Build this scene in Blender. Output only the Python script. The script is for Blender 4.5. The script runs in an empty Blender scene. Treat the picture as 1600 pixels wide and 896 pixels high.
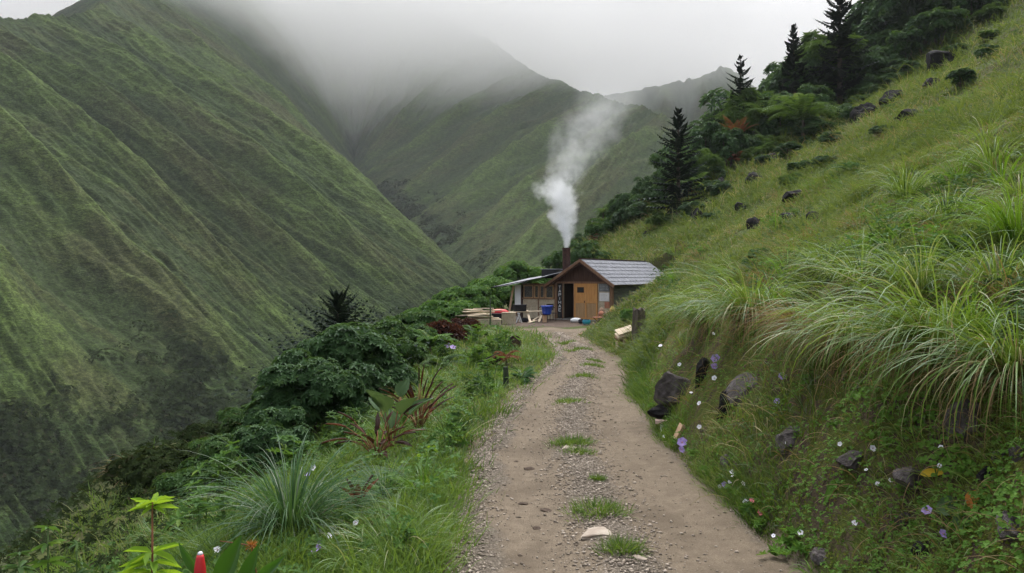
import bpy, math, random
import numpy as np
from mathutils import Vector, Matrix
R_ = math.radians
rng = np.random.default_rng(7)
random.seed(7)
sc = bpy.context.scene
COL = sc.collection

# ------------------------------------------------------------------ camera
F = 1155.0            # focal length in photo pixels (photo 1600 wide)
CX, HY, CH = 800.0, 430.0, 2.6
cam = bpy.data.cameras.new('camera'); cam_o = bpy.data.objects.new('camera', cam); COL.objects.link(cam_o)
cam.sensor_width = 36; cam.lens = F/1600*36; cam.shift_y = -(448-HY)/1600
cam.clip_start = .05; cam.clip_end = 8000
cam_o.location = (0, 0, CH); cam_o.rotation_euler = (R_(90), 0, 0)
sc.camera = cam_o

# ------------------------------------------------------------------ sky and sun (overcast)
SUN_EL, SUN_ROT = 64, 12
w = bpy.data.worlds.new("World"); sc.world = w; w.use_nodes = True
nt = w.node_tree; nt.nodes.clear()
out = nt.nodes.new('ShaderNodeOutputWorld'); bg = nt.nodes.new('ShaderNodeBackground')
sky = nt.nodes.new('ShaderNodeTexSky'); sky.sky_type = 'NISHITA'; sky.sun_disc = False
sky.sun_elevation = R_(SUN_EL); sky.sun_rotation = R_(SUN_ROT); sky.dust_density = 6; sky.air_density = 1.0
hsv = nt.nodes.new('ShaderNodeHueSaturation'); hsv.inputs['Saturation'].default_value = .27
nt.links.new(sky.outputs[0], hsv.inputs['Color']); nt.links.new(hsv.outputs[0], bg.inputs[0])
bg.inputs[1].default_value = .15
nt.links.new(bg.outputs[0], out.inputs[0])
sun = bpy.data.lights.new('sun', 'SUN'); sun.energy = .5; sun.angle = R_(25); sun.color = (1, .97, .92)
sun_o = bpy.data.objects.new('sun', sun); COL.objects.link(sun_o)
sun_o.rotation_euler = (R_(90-SUN_EL), 0, R_(180-SUN_ROT))
vs = sc.view_settings; vs.view_transform = 'Standard'; vs.look = 'None'; vs.exposure = 1.12; vs.gamma = 1
vs.use_curve_mapping = False
cy = sc.cycles
cy.use_denoising = True
cy.max_bounces = 10; cy.diffuse_bounces = 3; cy.glossy_bounces = 2; cy.transmission_bounces = 4
cy.volume_bounces = 8; cy.transparent_max_bounces = 8
cy.caustics_reflective = False; cy.caustics_refractive = False
cy.sample_clamp_indirect = 4
cy.volume_max_steps = 256

# ------------------------------------------------------------------ noise
def _hash(ix, iy, s):
    h = (ix.astype(np.int64)*374761393 + iy.astype(np.int64)*668265263 + s*1442695041) & 0xFFFFFFFF
    h = ((h ^ (h >> 13))*1274126177) & 0xFFFFFFFF
    h = h ^ (h >> 16)
    return (h & 0xFFFFFF)/float(0xFFFFFF)
def vnoise(x, y, s=0):
    x = np.asarray(x, float); y = np.asarray(y, float)
    ix = np.floor(x); iy = np.floor(y); fx = x-ix; fy = y-iy
    fx = fx*fx*(3-2*fx); fy = fy*fy*(3-2*fy)
    a = _hash(ix, iy, s); b = _hash(ix+1, iy, s); c = _hash(ix, iy+1, s); d = _hash(ix+1, iy+1, s)
    return (a*(1-fx)+b*fx)*(1-fy)+(c*(1-fx)+d*fx)*fy - .5
def fbm(x, y, oct=4, s=0, gain=.5):
    x = np.asarray(x, float); y = np.asarray(y, float)
    r = 0; a = 1.
    for k in range(oct):
        r = r + a*vnoise(x*2**k, y*2**k, s+k*17); a *= gain
    return r
def sstep(a, b, x):
    t = np.clip((x-a)/(b-a), 0, 1); return t*t*(3-2*t)

# ------------------------------------------------------------------ terrain height
_LY = [-8, 6.44, 8.1, 9.1, 10.35, 12, 13.65, 15.8, 17.7, 19.4, 23.1, 26.1, 30, 33.4, 34.5, 37, 41, 46, 55, 70, 95, 140]
_LX = [-.9, -.58, -.6, -.59, -.58, -.47, -.24, 0, .31, .75, 1.36, 1.54, 1.43, .87, -.2, -1.2, -1.6, -1.6, .5, -.5, -1, -5]
_RY = [-8, 6.53, 7.5, 8.46, 9.85, 11.55, 13.65, 16.7, 20, 23.1, 26.1, 29.4, 32, 35, 37.5, 41, 47, 55, 70, 95, 140]
_RX = [2.6, 2.54, 2.53, 2.49, 2.43, 2.4, 2.48, 2.75, 3.2, 3.5, 3.39, 3.06, 2.9, 3.7, 4.6, 6, 6, 3.5, 1.5, 0, -3]
_BY = [-8, 4, 10, 16, 22, 28, 38, 46, 52, 60, 75, 140]
_BX = [-2.4, -2.4, -2.8, -2.6, -3.1, -3.6, -4.4, -3.4, -1, -1, -2, -6]
CAB = np.array([2.64, 43.5]); CA = R_(33)
def Lx(y): return np.interp(y, _LY, _LX)
def Rx(y): return np.interp(y, _RY, _RX)
def HB(x, y):
    x = np.asarray(x, float); y = np.asarray(y, float)
    L, Rr = Lx(y), Rx(y); B = np.interp(y, _BY, _BX)
    B = B + .35*fbm(y*.35, y*0+3, 2, 5)
    # right side: bank, then long slope
    d = np.maximum(x-Rr, 0)
    k = np.interp(y, [0, 13, 20, 30, 40], [1.0, 1.0, .85, .42, .30])
    dn = d + .18*fbm(x*1.3, y*1.3, 3, 9)*sstep(.1, .6, d)
    dn = np.maximum(dn, 0)
    bank = 1.55*np.minimum(dn, 1.15) * k
    m = .53
    rest = np.maximum(dn-1.25, 0)
    slope = (m + .35*np.exp(-rest/3.))*0 + m*rest + (1-k)*.35*np.minimum(rest, 4) + .25*k*(1-np.exp(-rest/1.0))
    zr = bank + slope
    # upper forest slope
    yb = 60 + .22*np.maximum(x, 0)
    rise = sstep(0, 14, d)*np.minimum(np.maximum(y-yb, 0), 20)*.14
    roll = np.maximum(y-yb-18, 0)
    zr = zr + rise - .02*roll**2
    zr = zr + sstep(.3, 2, d)*(.35*fbm(x*.35, y*.35, 4, 21) + .10*fbm(x*2.2, y*2.2, 3, 31)*1.2) + sstep(15, 40, d)*3*fbm(x*.07, y*.07, 3, 41)
    # left side
    e = np.maximum(L-x, 0)
    verge = np.maximum(L-B, .6)
    t = np.clip(e/verge, 0, 1)
    s = np.maximum(B-x, 0)
    lip = np.interp(y, [0, 5, 8, 13, 22, 28, 34, 45, 60], [-3.4, -3.6, -4.6, -7, -9.3, -6.6, -5.6, -5, -3]) + .6*fbm(y*.3, y*0+7, 3, 13)
    f = np.maximum(lip-x, 0); s1 = np.minimum(s, np.maximum(B-lip, 0))
    zl = .07*sstep(0, .3, e) - .30*t**2 - .37*s1 - np.where(f < 3, .33*f+.12*f*f, 2.07+1.0*np.minimum(f-3, 25)+.35*np.maximum(f-28, 0))
    zl = zl + sstep(.1, 1, e)*(.16*fbm(x*.8, y*.8, 4, 51)) + sstep(2, 8, s)*(1.6*fbm(x*.15, y*.15, 4, 61))
    z = np.where(x > Rr, zr, np.where(x < L, zl, 0))
    # path micro relief : two wheel tracks, low centre ridge
    wv = np.clip((x-L)/np.maximum(Rr-L, .1), 0, 1)
    on = (x >= L) & (x <= Rr)
    z = z + np.where(on, .045*np.exp(-((wv-.5)/.12)**2) - .04*np.exp(-((wv-.25)/.11)**2) - .04*np.exp(-((wv-.77)/.12)**2) + .02*fbm(x*1.5, y*1.5, 3, 71), 0)
    return z
def H(x, y):
    x = np.asarray(x, float); y = np.asarray(y, float)
    z = HB(x, y)
    dx, dy = x-CAB[0], y-CAB[1]
    u = dx*math.cos(CA)-dy*math.sin(CA); v = dx*math.sin(CA)+dy*math.cos(CA)
    du = np.maximum(np.maximum(-5.0-u, u-3.75), 0); dv = np.maximum(np.maximum(-5.5-v, v-9.6), 0)
    # front apron only in front of the door, cabin pad deeper
    dd = np.hypot(du, dv*1.0)
    a = 1-sstep(.0, 1.3, dd)
    apron = np.where(v < -.2, 1-sstep(-.2, -1.8, v)*sstep(2.2, 3.6, u), 1)
    return z*(1-a*apron) + 0*a
def P3(px, py, Y): return np.array([(px-CX)/F*Y, Y, CH+(HY-py)/F*Y])
def hit(px, py, y0=2.5, y1=125):
    Y = y0*(y1/y0)**np.linspace(0, 1, 1600)
    x = (px-CX)/F*Y; z = CH+(HY-py)/F*Y
    b = z < H(x, Y)
    i = int(np.argmax(b)) if b.any() else len(Y)-1
    return np.array([x[i], Y[i], float(H(x[i], Y[i]))])

# ------------------------------------------------------------------ mesh helpers
def nmesh(name, V, Fc, mat=None, parent=None, attr=None, smooth=False, mats=None, midx=None):
    """V (n,3); Fc (m,k) or list of such arrays"""
    V = np.ascontiguousarray(V, np.float32)
    if not isinstance(Fc, (list, tuple)): Fc = [Fc]
    me = bpy.data.meshes.new(name)
    me.vertices.add(len(V)); me.vertices.foreach_set('co', V.ravel())
    loops = np.concatenate([f.ravel() for f in Fc]).astype(np.int32)
    tot = np.concatenate([np.full(len(f), f.shape[1]) for f in Fc]).astype(np.int32)
    st = np.concatenate([[0], np.cumsum(tot)[:-1]]).astype(np.int32)
    me.loops.add(len(loops)); me.loops.foreach_set('vertex_index', loops)
    me.polygons.add(len(tot)); me.polygons.foreach_set('loop_start', st); me.polygons.foreach_set('loop_total', tot)
    me.update(calc_edges=True)
    if attr:
        for k, a in attr.items():
            A = me.attributes.new(k, 'FLOAT', 'POINT'); A.data.foreach_set('value', np.ascontiguousarray(a, np.float32))
    if smooth: me.polygons.foreach_set('use_smooth', np.ones(len(tot), bool))
    if mats:
        for m in mats: me.materials.append(m)
        if midx is not None: me.polygons.foreach_set('material_index', np.asarray(midx, np.int32))
    elif mat: me.materials.append(mat)
    o = bpy.data.objects.new(name, me); COL.objects.link(o)
    if parent: o.parent = parent
    return o
def tag(o, label=None, cat=None, group=None, kind=None):
    if label: o['label'] = label
    if cat: o['category'] = cat
    if group: o['group'] = group
    if kind: o['kind'] = kind
    return o
def empty(name, loc, rz=0, label=None, cat=None, group=None, scale=1):
    o = bpy.data.objects.new(name, None); COL.objects.link(o)
    o.location = loc; o.rotation_euler = (0, 0, rz); o.scale = (scale,)*3
    return tag(o, label, cat, group)
def copy_tree(o, parent=None):
    c = o.copy(); COL.objects.link(c)
    if parent: c.parent = parent
    for ch in [q for q in KIDS.get(o.name, [])]:
        copy_tree(ch, c)
    return c
KIDS = {}
def kid(parent, o):
    o.parent = parent; KIDS.setdefault(parent.name, []).append(o); return o
def grid_faces(nu, nv):
    i = np.arange(nu-1)[:, None]*nv + np.arange(nv-1)[None, :]
    i = i.ravel()
    return np.stack([i, i+nv, i+nv+1, i+1], 1)

# ------------------------------------------------------------------ material helpers
class NT:
    def __init__(s, name):
        s.m = bpy.data.materials.new(name); s.m.use_nodes = True; s.t = s.m.node_tree
        s.t.nodes.clear(); s.out = s.n('ShaderNodeOutputMaterial')
    def n(s, typ, **kw):
        nd = s.t.nodes.new(typ)
        for k, v in kw.items():
            if hasattr(nd, k): setattr(nd, k, v)
        return nd
    def l(s, a, b): s.t.links.new(a, b)
    def setv(s, sock, v):
        if isinstance(v, bpy.types.NodeSocket): s.l(v, sock)
        else: sock.default_value = v
    def coord(s, kind='Object'): return s.n('ShaderNodeTexCoord').outputs[kind]
    def pos(s): return s.n('ShaderNodeNewGeometry').outputs['Position']
    def attr(s, name): return s.n('ShaderNodeAttribute', attribute_name=name).outputs['Fac']
    def mapping(s, vec, scale=(1, 1, 1), rot=(0, 0, 0)):
        m = s.n('ShaderNodeMapping'); s.l(vec, m.inputs[0]); m.inputs['Scale'].default_value = scale; m.inputs['Rotation'].default_value = rot
        return m.outputs[0]
    def noise(s, vec, scale=5, detail=4, rough=.55, dist=0, color=False):
        n = s.n('ShaderNodeTexNoise'); s.l(vec, n.inputs['Vector']); n.inputs['Scale'].default_value = scale
        n.inputs['Detail'].default_value = detail; n.inputs['Roughness'].default_value = rough; n.inputs['Distortion'].default_value = dist
        return n.outputs['Color' if color else 'Fac']
    def voro(s, vec, scale=5, feature='F1', out='Distance'):
        n = s.n('ShaderNodeTexVoronoi'); n.feature = feature; s.l(vec, n.inputs['Vector']); n.inputs['Scale'].default_value = scale
        return n.outputs[out]
    def math(s, op, a, b=0., c=0., clamp=False):
        n = s.n('ShaderNodeMath'); n.operation = op; n.use_clamp = clamp
        s.setv(n.inputs[0], a); s.setv(n.inputs[1], b)
        if op in ('MULTIPLY_ADD', 'SMOOTH_MIN'): s.setv(n.inputs[2], c)
        return n.outputs[0]
    def ramp(s, fac, lo, hi, a=0., b=1., smooth=True):
        n = s.n('ShaderNodeMapRange'); n.interpolation_type = 'SMOOTHSTEP' if smooth else 'LINEAR'
        s.setv(n.inputs[0], fac)
        n.inputs[1].default_value = lo; n.inputs[2].default_value = hi; n.inputs[3].default_value = a; n.inputs[4].default_value = b
        return n.outputs[0]
    def mix(s, fac, a, b, blend='MIX'):
        n = s.n('ShaderNodeMix'); n.data_type = 'RGBA'; n.blend_type = blend
        s.setv(n.inputs[0], fac)
        for i, v in ((6, a), (7, b)):
            if isinstance(v, tuple) and len(v) == 3: v = v+(1,)
            s.setv(n.inputs[i], v)
        return n.outputs[2]
    def bump(s, h, strength=.5, dist=.02):
        n = s.n('ShaderNodeBump'); s.l(h, n.inputs['Height']); n.inputs['Strength'].default_value = strength; n.inputs['Distance'].default_value = dist
        return n.outputs[0]
    def princ(s, col, rough=.8, metal=0., normal=None, spec=.3, link=True):
        n = s.n('ShaderNodeBsdfPrincipled')
        if isinstance(col, tuple) and len(col) == 3: col = col+(1,)
        s.setv(n.inputs['Base Color'], col); s.setv(n.inputs['Roughness'], rough); n.inputs['Metallic'].default_value = metal
        n.inputs['Specular IOR Level'].default_value = spec
        if normal is not None: s.l(normal, n.inputs['Normal'])
        if link: s.l(n.outputs[0], s.out.inputs[0])
        return n.outputs[0]

def leaf_mat(name, c1, c2, c3=None, trans=.3, rough=.5, gloss=.12, nscale=1.2):
    """foliage: colour runs c1..c2 with the per-leaf random 'v'; c3 is taken by some leaves (dry / bright)"""
    t = NT(name)
    v = t.attr('v')
    col = t.mix(v, c1, c2)
    if c3: col = t.mix(t.ramp(v, .86, .92), col, c3)
    nz = t.noise(t.pos(), nscale, 3)
    col = t.mix(t.ramp(nz, .35, .65, 0, .45), col, t.mix(.5, c1, c2) if False else c1)
    d = t.n('ShaderNodeBsdfDiffuse'); t.l(col, d.inputs[0])
    tr = t.n('ShaderNodeBsdfTranslucent'); t.l(t.mix(.35, col, (min(1, c2[0]*2.2), min(1, c2[1]*2.0), c2[2]*.8)), tr.inputs[0])
    m1 = t.n('ShaderNodeMixShader'); m1.inputs[0].default_value = trans; t.l(d.outputs[0], m1.inputs[1]); t.l(tr.outputs[0], m1.inputs[2])
    g = t.n('ShaderNodeBsdfGlossy'); g.inputs['Roughness'].default_value = rough; g.inputs[0].default_value = (.8, .85, .9, 1)
    fr = t.n('ShaderNodeFresnel'); fr.inputs[0].default_value = 1.35
    f = t.math('MULTIPLY', t.math('MINIMUM', fr.outputs[0], .25), gloss*2.2)
    m2 = t.n('ShaderNodeMixShader'); t.l(f, m2.inputs[0]); t.l(m1.outputs[0], m2.inputs[1]); t.l(g.outputs[0], m2.inputs[2])
    t.l(m2.outputs[0], t.out.inputs[0])
    return t.m

# ------------------------------------------------------------------ mountains (lofted between crest and stream, spurs at every index)
SP = [  # crest px,py,Y   foot px,py,Y
 ((-1500,-250,150),(-300,1250,90)), ((-800,-200,220),(0,880,135)), ((-500,-150,260),(200,760,165)),
 ((-300,-27,300),(430,610,215)), ((-130,10,340),(520,575,245)), ((-60,18,370),(610,530,275)),
 ((60,22,400),(690,490,300)), ((150,10,430),(760,455,335)), ((180,-15,540),(700,405,420)),
 ((205,-28,620),(640,350,540)), ((215,-25,700),(565,280,745)), ((380,-10,950),(550,250,850)),
 ((480,10,1250),(552,235,900)), ((640,10,1300),(556,240,890)), ((760,60,1150),(560,260,800)),
 ((830,108,980),(566,280,745)), ((880,128,900),(600,320,640)), ((940,148,800),(640,350,545)),
 ((1000,163,720),(700,400,425)), ((1042,182,600),(760,445,335)), ((1110,270,450),(850,500,290)), ((1300,300,400),(950,560,260))]
def cat(ctrl, u):
    n = len(ctrl); i = np.clip(np.floor(u).astype(int), 0, n-2); t = (u-i)[:, None]
    g = lambda k: ctrl[np.clip(k, 0, n-1)]
    p0, p1, p2, p3 = g(i-1), g(i), g(i+1), g(i+2)
    t1 = .5*(p2-p0)*.8; t2 = .5*(p3-p1)*.8
    return (2*t**3-3*t**2+1)*p1 + (t**3-2*t**2+t)*t1 + (-2*t**3+3*t**2)*p2 + (t**3-t**2)*t2
def mountain(name, u0, u1, nu, nv, mat, seed, sgn=1, D0=.06):
    Cc = np.array([P3(*a) for a, b in SP]); Vc = np.array([P3(*b) for a, b in SP])
    u = np.linspace(u0, u1, nu); C = cat(Cc, u); Vv = cat(Vc, u)
    v = np.concatenate([np.linspace(-.35, 0, 40)[:-1], np.linspace(0, 1.06, nv)])
    U, W = np.meshgrid(u, v, indexing='ij')
    span = np.linalg.norm(Vv-C, axis=1)[:, None]
    vv = np.clip(W, 0, 1.2)
    P = C[:, None, :]*(1-vv[..., None]) + Vv[:, None, :]*vv[..., None]
    # concave lower, convex upper profile
    P[..., 2] += span*(.05*np.sin(np.clip(vv, 0, 1)*math.pi*1.0)*1)
    # back of the crest
    back = np.clip(-W, 0, 1)[..., None]
    dirb = (C-Vv); dirb[:, 2] = 0; dirb /= np.linalg.norm(dirb, axis=1)[:, None]
    P = P + back*dirb[:, None, :]*span[..., None]*1.0
    P[..., 2] -= np.clip(-W, 0, 1)**1.3*span*.8
    amp = np.clip(1.2*np.sin(np.clip(vv*.93+.045, 0, 1)*math.pi), .12, 1)
    amp = np.where(W < 0, .2, amp)
    fan = U + .10*fbm(U*.9, W*1.5, 3, seed)*2
    ph = np.abs(np.sin(math.pi*(fan)))**1.25                      # 0 on the spur, 1 in the gully
    br = fan*2.7 + .7*fbm(U*1.3, W*3.0, 3, seed+3)*1.2 + (W-.5)*1.6*np.interp(U, [9, 16], [-1, 1])
    p2 = np.abs(np.sin(math.pi*br))
    br3 = fan*7.1 + 1.0*fbm(U*2.5, W*4.0, 3, seed+5) + W*3.5*np.interp(U, [9, 16], [-1, 1])
    p3 = np.abs(np.sin(math.pi*br3))
    big = fbm(U*.8+W*.4, W*2.0, 4, seed+9)
    D0 = np.interp(U, [-1, 4, 9.3, 11, 14, 15.5, 22], [.052, .050, .040, .018, .018, .044, .048])
    P[..., 2] += -span*amp*(D0*ph*(1+.9*fbm(U*.7, W*1.4, 2, seed+30)) + .015*p2*sstep(0, .4, vv+.15)*np.clip(.6+1.6*fbm(U*1.1, W*2, 2, seed+31), 0, 1.6) + .0045*p3*np.clip(.6+1.8*fbm(U*1.7, W*3, 2, seed+32), 0, 1.7)) + span*amp*.035*big
    P[..., 2] += span*.008*fbm(U*26, W*26, 3, seed+13)
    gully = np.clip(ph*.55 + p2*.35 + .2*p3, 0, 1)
    V_ = P.reshape(-1, 3)
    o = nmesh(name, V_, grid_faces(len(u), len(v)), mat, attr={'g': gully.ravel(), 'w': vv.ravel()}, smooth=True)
    tag(o, kind='structure'); return o
def mountain_mat():
    t = NT('mountain_grass')
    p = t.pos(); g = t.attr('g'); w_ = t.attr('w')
    n1 = t.noise(p, .012, 5, .6); n2 = t.noise(p, .05, 5, .65); n3 = t.noise(t.mapping(p, (1, 1, 2.2)), .30, 5, .7)
    n4 = t.noise(t.mapping(p, (1, 1, 2)), 1.1, 3, .7)
    a = t.mix(t.ramp(n2, .38, .62), (.056, .088, .022), (.092, .138, .034))
    a = t.mix(t.ramp(n1, .42, .60, 0, .75), a, (.070, .072, .032))
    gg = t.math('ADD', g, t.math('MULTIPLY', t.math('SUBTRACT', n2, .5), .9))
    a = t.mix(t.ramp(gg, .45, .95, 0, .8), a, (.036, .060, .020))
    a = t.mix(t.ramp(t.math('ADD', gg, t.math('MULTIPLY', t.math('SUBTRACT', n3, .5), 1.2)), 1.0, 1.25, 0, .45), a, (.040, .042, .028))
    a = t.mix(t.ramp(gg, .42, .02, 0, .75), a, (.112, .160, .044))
    # scrub in the valley bottom
    ww = t.math('ADD', w_, t.math('MULTIPLY', t.math('SUBTRACT', n2, .5), .35))
    a = t.mix(t.ramp(ww, .90, 1.02, 0, .85), a, (.022, .042, .013))
    sp = t.ramp(n3, .33, .68, .62, 1.32)
    n5 = t.noise(p, 3.2, 2, .8); sp2 = t.math('MULTIPLY', t.ramp(n4, .35, .65, .62, 1.36), t.ramp(n5, .35, .65, .82, 1.18))
    m = t.n('ShaderNodeVectorMath'); m.operation = 'SCALE'; t.l(a, m.inputs[0]); t.l(t.math('MULTIPLY', t.math('MULTIPLY', sp, sp2), .84), m.inputs['Scale'])
    h = t.math('ADD', t.math('MULTIPLY', n3, 1.0), t.math('MULTIPLY', n4, .5))
    nrm = t.bump(h, .7, 1.3)
    t.princ(m.outputs[0], .95, normal=nrm, spec=.1)
    return t.m
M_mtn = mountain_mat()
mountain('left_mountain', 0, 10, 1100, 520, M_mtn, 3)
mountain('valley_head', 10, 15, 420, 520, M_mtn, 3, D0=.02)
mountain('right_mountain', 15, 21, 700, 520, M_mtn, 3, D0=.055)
# far ridge on the right, fading in cloud
fr = [(880,190),(920,168),(960,150),(1010,140),(1060,128),(1100,112),(1142,104),(1200,150),(1300,190),(1500,210)]
u = np.linspace(0, len(fr)-1, 260); fx = np.interp(u, range(len(fr)), [a for a, b in fr]); fy = np.interp(u, range(len(fr)), [b for a, b in fr])
v = np.linspace(-.5, 1, 130); U, W = np.meshgrid(u, v, indexing='ij'); Yc = 930.
X = ((fx-CX)/F*Yc)[:, None] + 0*W - W*60; Yy = Yc - 260*W; Z = (CH+(HY-fy)/F*Yc)[:, None] - np.abs(W)*190 - np.abs(W)*36*np.abs(np.sin(U*2.6+fbm(U, W*3, 2, 8)*3)) + 12*fbm(U*1.6, W*4, 5, 77)*1
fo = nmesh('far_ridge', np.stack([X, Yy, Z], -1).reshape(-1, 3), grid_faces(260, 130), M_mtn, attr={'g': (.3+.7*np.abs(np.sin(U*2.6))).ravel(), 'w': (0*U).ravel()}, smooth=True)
tag(fo, kind='structure')

# ------------------------------------------------------------------ near ground
def ground_mat():
    t = NT('hillside_ground')
    p = t.pos(); r = t.attr('bank'); pe = t.attr('edge'); yd = t.attr('yard'); dk = t.attr('lowveg')
    n1 = t.noise(p, .5, 4); n2 = t.noise(p, 4, 5, .65); n3 = t.noise(p, 28, 4, .7)
    moss = t.mix(t.ramp(n2, .38, .62), (.055, .072, .014), (.115, .125, .026))
    soil = t.mix(t.ramp(n3, .3, .7), (.040, .030, .020), (.085, .064, .042))
    green = t.mix(t.ramp(n2, .35, .65), (.042, .060, .016), (.080, .098, .028))
    green = t.mix(t.ramp(n1, .45, .62, 0, .6), green, (.085, .072, .035))
    c = t.mix(r, green, t.mix(t.ramp(t.math('ADD', n2, t.math('MULTIPLY', n1, .4)), .66, .80), moss, soil))
    c = t.mix(dk, c, t.mix(t.ramp(n2, .4, .6), (.030, .042, .016), (.060, .068, .026)))
    dirt = t.mix(t.ramp(n3, .3, .7), (.10, .078, .055), (.18, .145, .105))
    c = t.mix(pe, c, dirt)
    yard = t.mix(t.ramp(n2, .35, .7), (.085, .062, .05), (.13, .10, .08))
    c = t.mix(yd, c, yard)
    nrm = t.bump(t.math('ADD', n2, t.math('MULTIPLY', n3, .5)), .8, .05)
    t.princ(c, .95, normal=nrm, spec=.15)
    return t.m
M_ground = ground_mat()
ys = np.concatenate([np.linspace(-8, 2, 20)[:-1], 2*(150/2.)**np.linspace(0, 1, 640)])
tt = np.linspace(-1, 1, 820)
xs = 1.5 + np.sinh(tt*5.2)/math.sinh(5.2)*150
# tighten near the bank
Xg, Yg = np.meshgrid(xs, ys, indexing='ij')
Zg = H(Xg, Yg)
Lg, Rg = Lx(Yg), Rx(Yg)
dx, dy = Xg-CAB[0], Yg-CAB[1]
ug = dx*math.cos(CA)-dy*math.sin(CA); vg = dx*math.sin(CA)+dy*math.cos(CA)
inside = (Xg > Lg+.12) & (Xg < Rg-.12) & (Yg < 34)
Zg = np.where(inside, Zg-.05, Zg)
d = Xg-Rg
bank = sstep(.0, .25, d)*(1-sstep(1.5, 2.2, d))*(1-sstep(20, 32, Yg))
edge = ((Xg > Lg-.12-.1*vnoise(Yg*3, Yg*0)) & (Xg < Rg+.06) & (Yg < 36)).astype(float)
yard = sstep(-6.8, -5.5, vg)*(vg < .2)*(ug > -4.3)*(ug < 3.6)*(Yg > 34)*1.
yard = np.maximum(yard, (vg >= 0)*(vg < 9)*(ug > -4.5)*(ug < 3.7)*1.)
yard = yard*(Xg > Lg-.3)*(Xg < Rg+.3+ (vg > 0)*4)
lowv = sstep(4, 9, np.interp(Yg, _BY, _BX)-Xg)*.9
go = nmesh('hillside_ground', np.stack([Xg, Yg, Zg], -1).reshape(-1, 3), grid_faces(len(xs), len(ys)), M_ground,
      attr={'bank': bank.ravel(), 'edge': edge.ravel(), 'yard': yard.ravel(), 'lowveg': lowv.ravel()}, smooth=True)
tag(go, kind='structure')

# path sheet
def path_mat():
    t = NT('path_dirt'); p = t.pos(); tr = t.attr('track')
    n0 = t.noise(p, .7, 4, .6); n1 = t.noise(p, 6, 5, .7); n2 = t.noise(p, 60, 3, .7)
    vo = t.voro(p, 38, out='Color'); vd = t.voro(p, 38)
    fine = t.mix(t.ramp(n1, .3, .7), (.140, .112, .080), (.228, .184, .134))
    fine = t.mix(t.ramp(n2, .35, .65, 0, .75), fine, (.115, .088, .062))
    n4 = t.noise(p, 160, 2, .8); fine = t.mix(t.ramp(n4, .55, .72, 0, .7), fine, (.30, .25, .19))
    fine = t.mix(t.ramp(n0, .47, .64, 0, .75), fine, (.105, .082, .058))
    bw = t.n('ShaderNodeRGBToBW'); t.l(vo, bw.inputs[0])
    grav = t.mix(bw.outputs[0], (.08, .066, .05), (.27, .232, .185))
    grav = t.mix(t.ramp(vd, .25, .55, 0, .55), grav, (.07, .055, .042))
    f = t.ramp(t.math('ADD', tr, t.math('MULTIPLY', t.math('SUBTRACT', n1, .5), 1.1)), .35, .75)
    c = t.mix(f, fine, grav)
    h = t.math('ADD', t.math('MULTIPLY', t.math('MULTIPLY', vd, f), -.6), t.math('ADD', t.math('ADD', t.math('MULTIPLY', n2, .5), t.math('MULTIPLY', n4, .25)), t.math('MULTIPLY', n1, .3)))
    t.princ(c, .93, normal=t.bump(h, .9, .03), spec=.2)
    return t.m
yp = np.concatenate([np.linspace(0, 3, 30)[:-1], 3*(36/3.)**np.linspace(0, 1, 900)]); wp = np.linspace(0, 1, 150)
Wp, Yp = np.meshgrid(wp, yp, indexing='ij')
Lp = Lx(Yp)+.02 + .34*fbm(Yp*1.5, Yp*0, 4, 3); Rp = Rx(Yp)-.02+.14*fbm(Yp*1.8, Yp*0+9, 4, 4)
flare = sstep(32.5, 35, Yp); Lp = Lp - .3*flare
Xp = Lp*(1-Wp)+Rp*Wp
trk = np.clip(1-1.6*np.exp(-((Wp-.27)/.13)**2)-1.7*np.exp(-((Wp-.78)/.17)**2), 0, 1) * (1-.8*sstep(22, 32, Yp))
rough = fbm(Xp*5, Yp*5, 3, 5)*.012*(.3+trk) + fbm(Xp*17, Yp*17, 2, 6)*.006*(.2+trk)
Zp = H(Xp, Yp)+.012+rough; Zp[0] -= .04; Zp[-1] -= .04
po = nmesh('path', np.stack([Xp, Yp, Zp], -1).reshape(-1, 3), grid_faces(150, len(yp)), path_mat(), attr={'track': trk.ravel()}, smooth=True)
tag(po, kind='structure')
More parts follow.
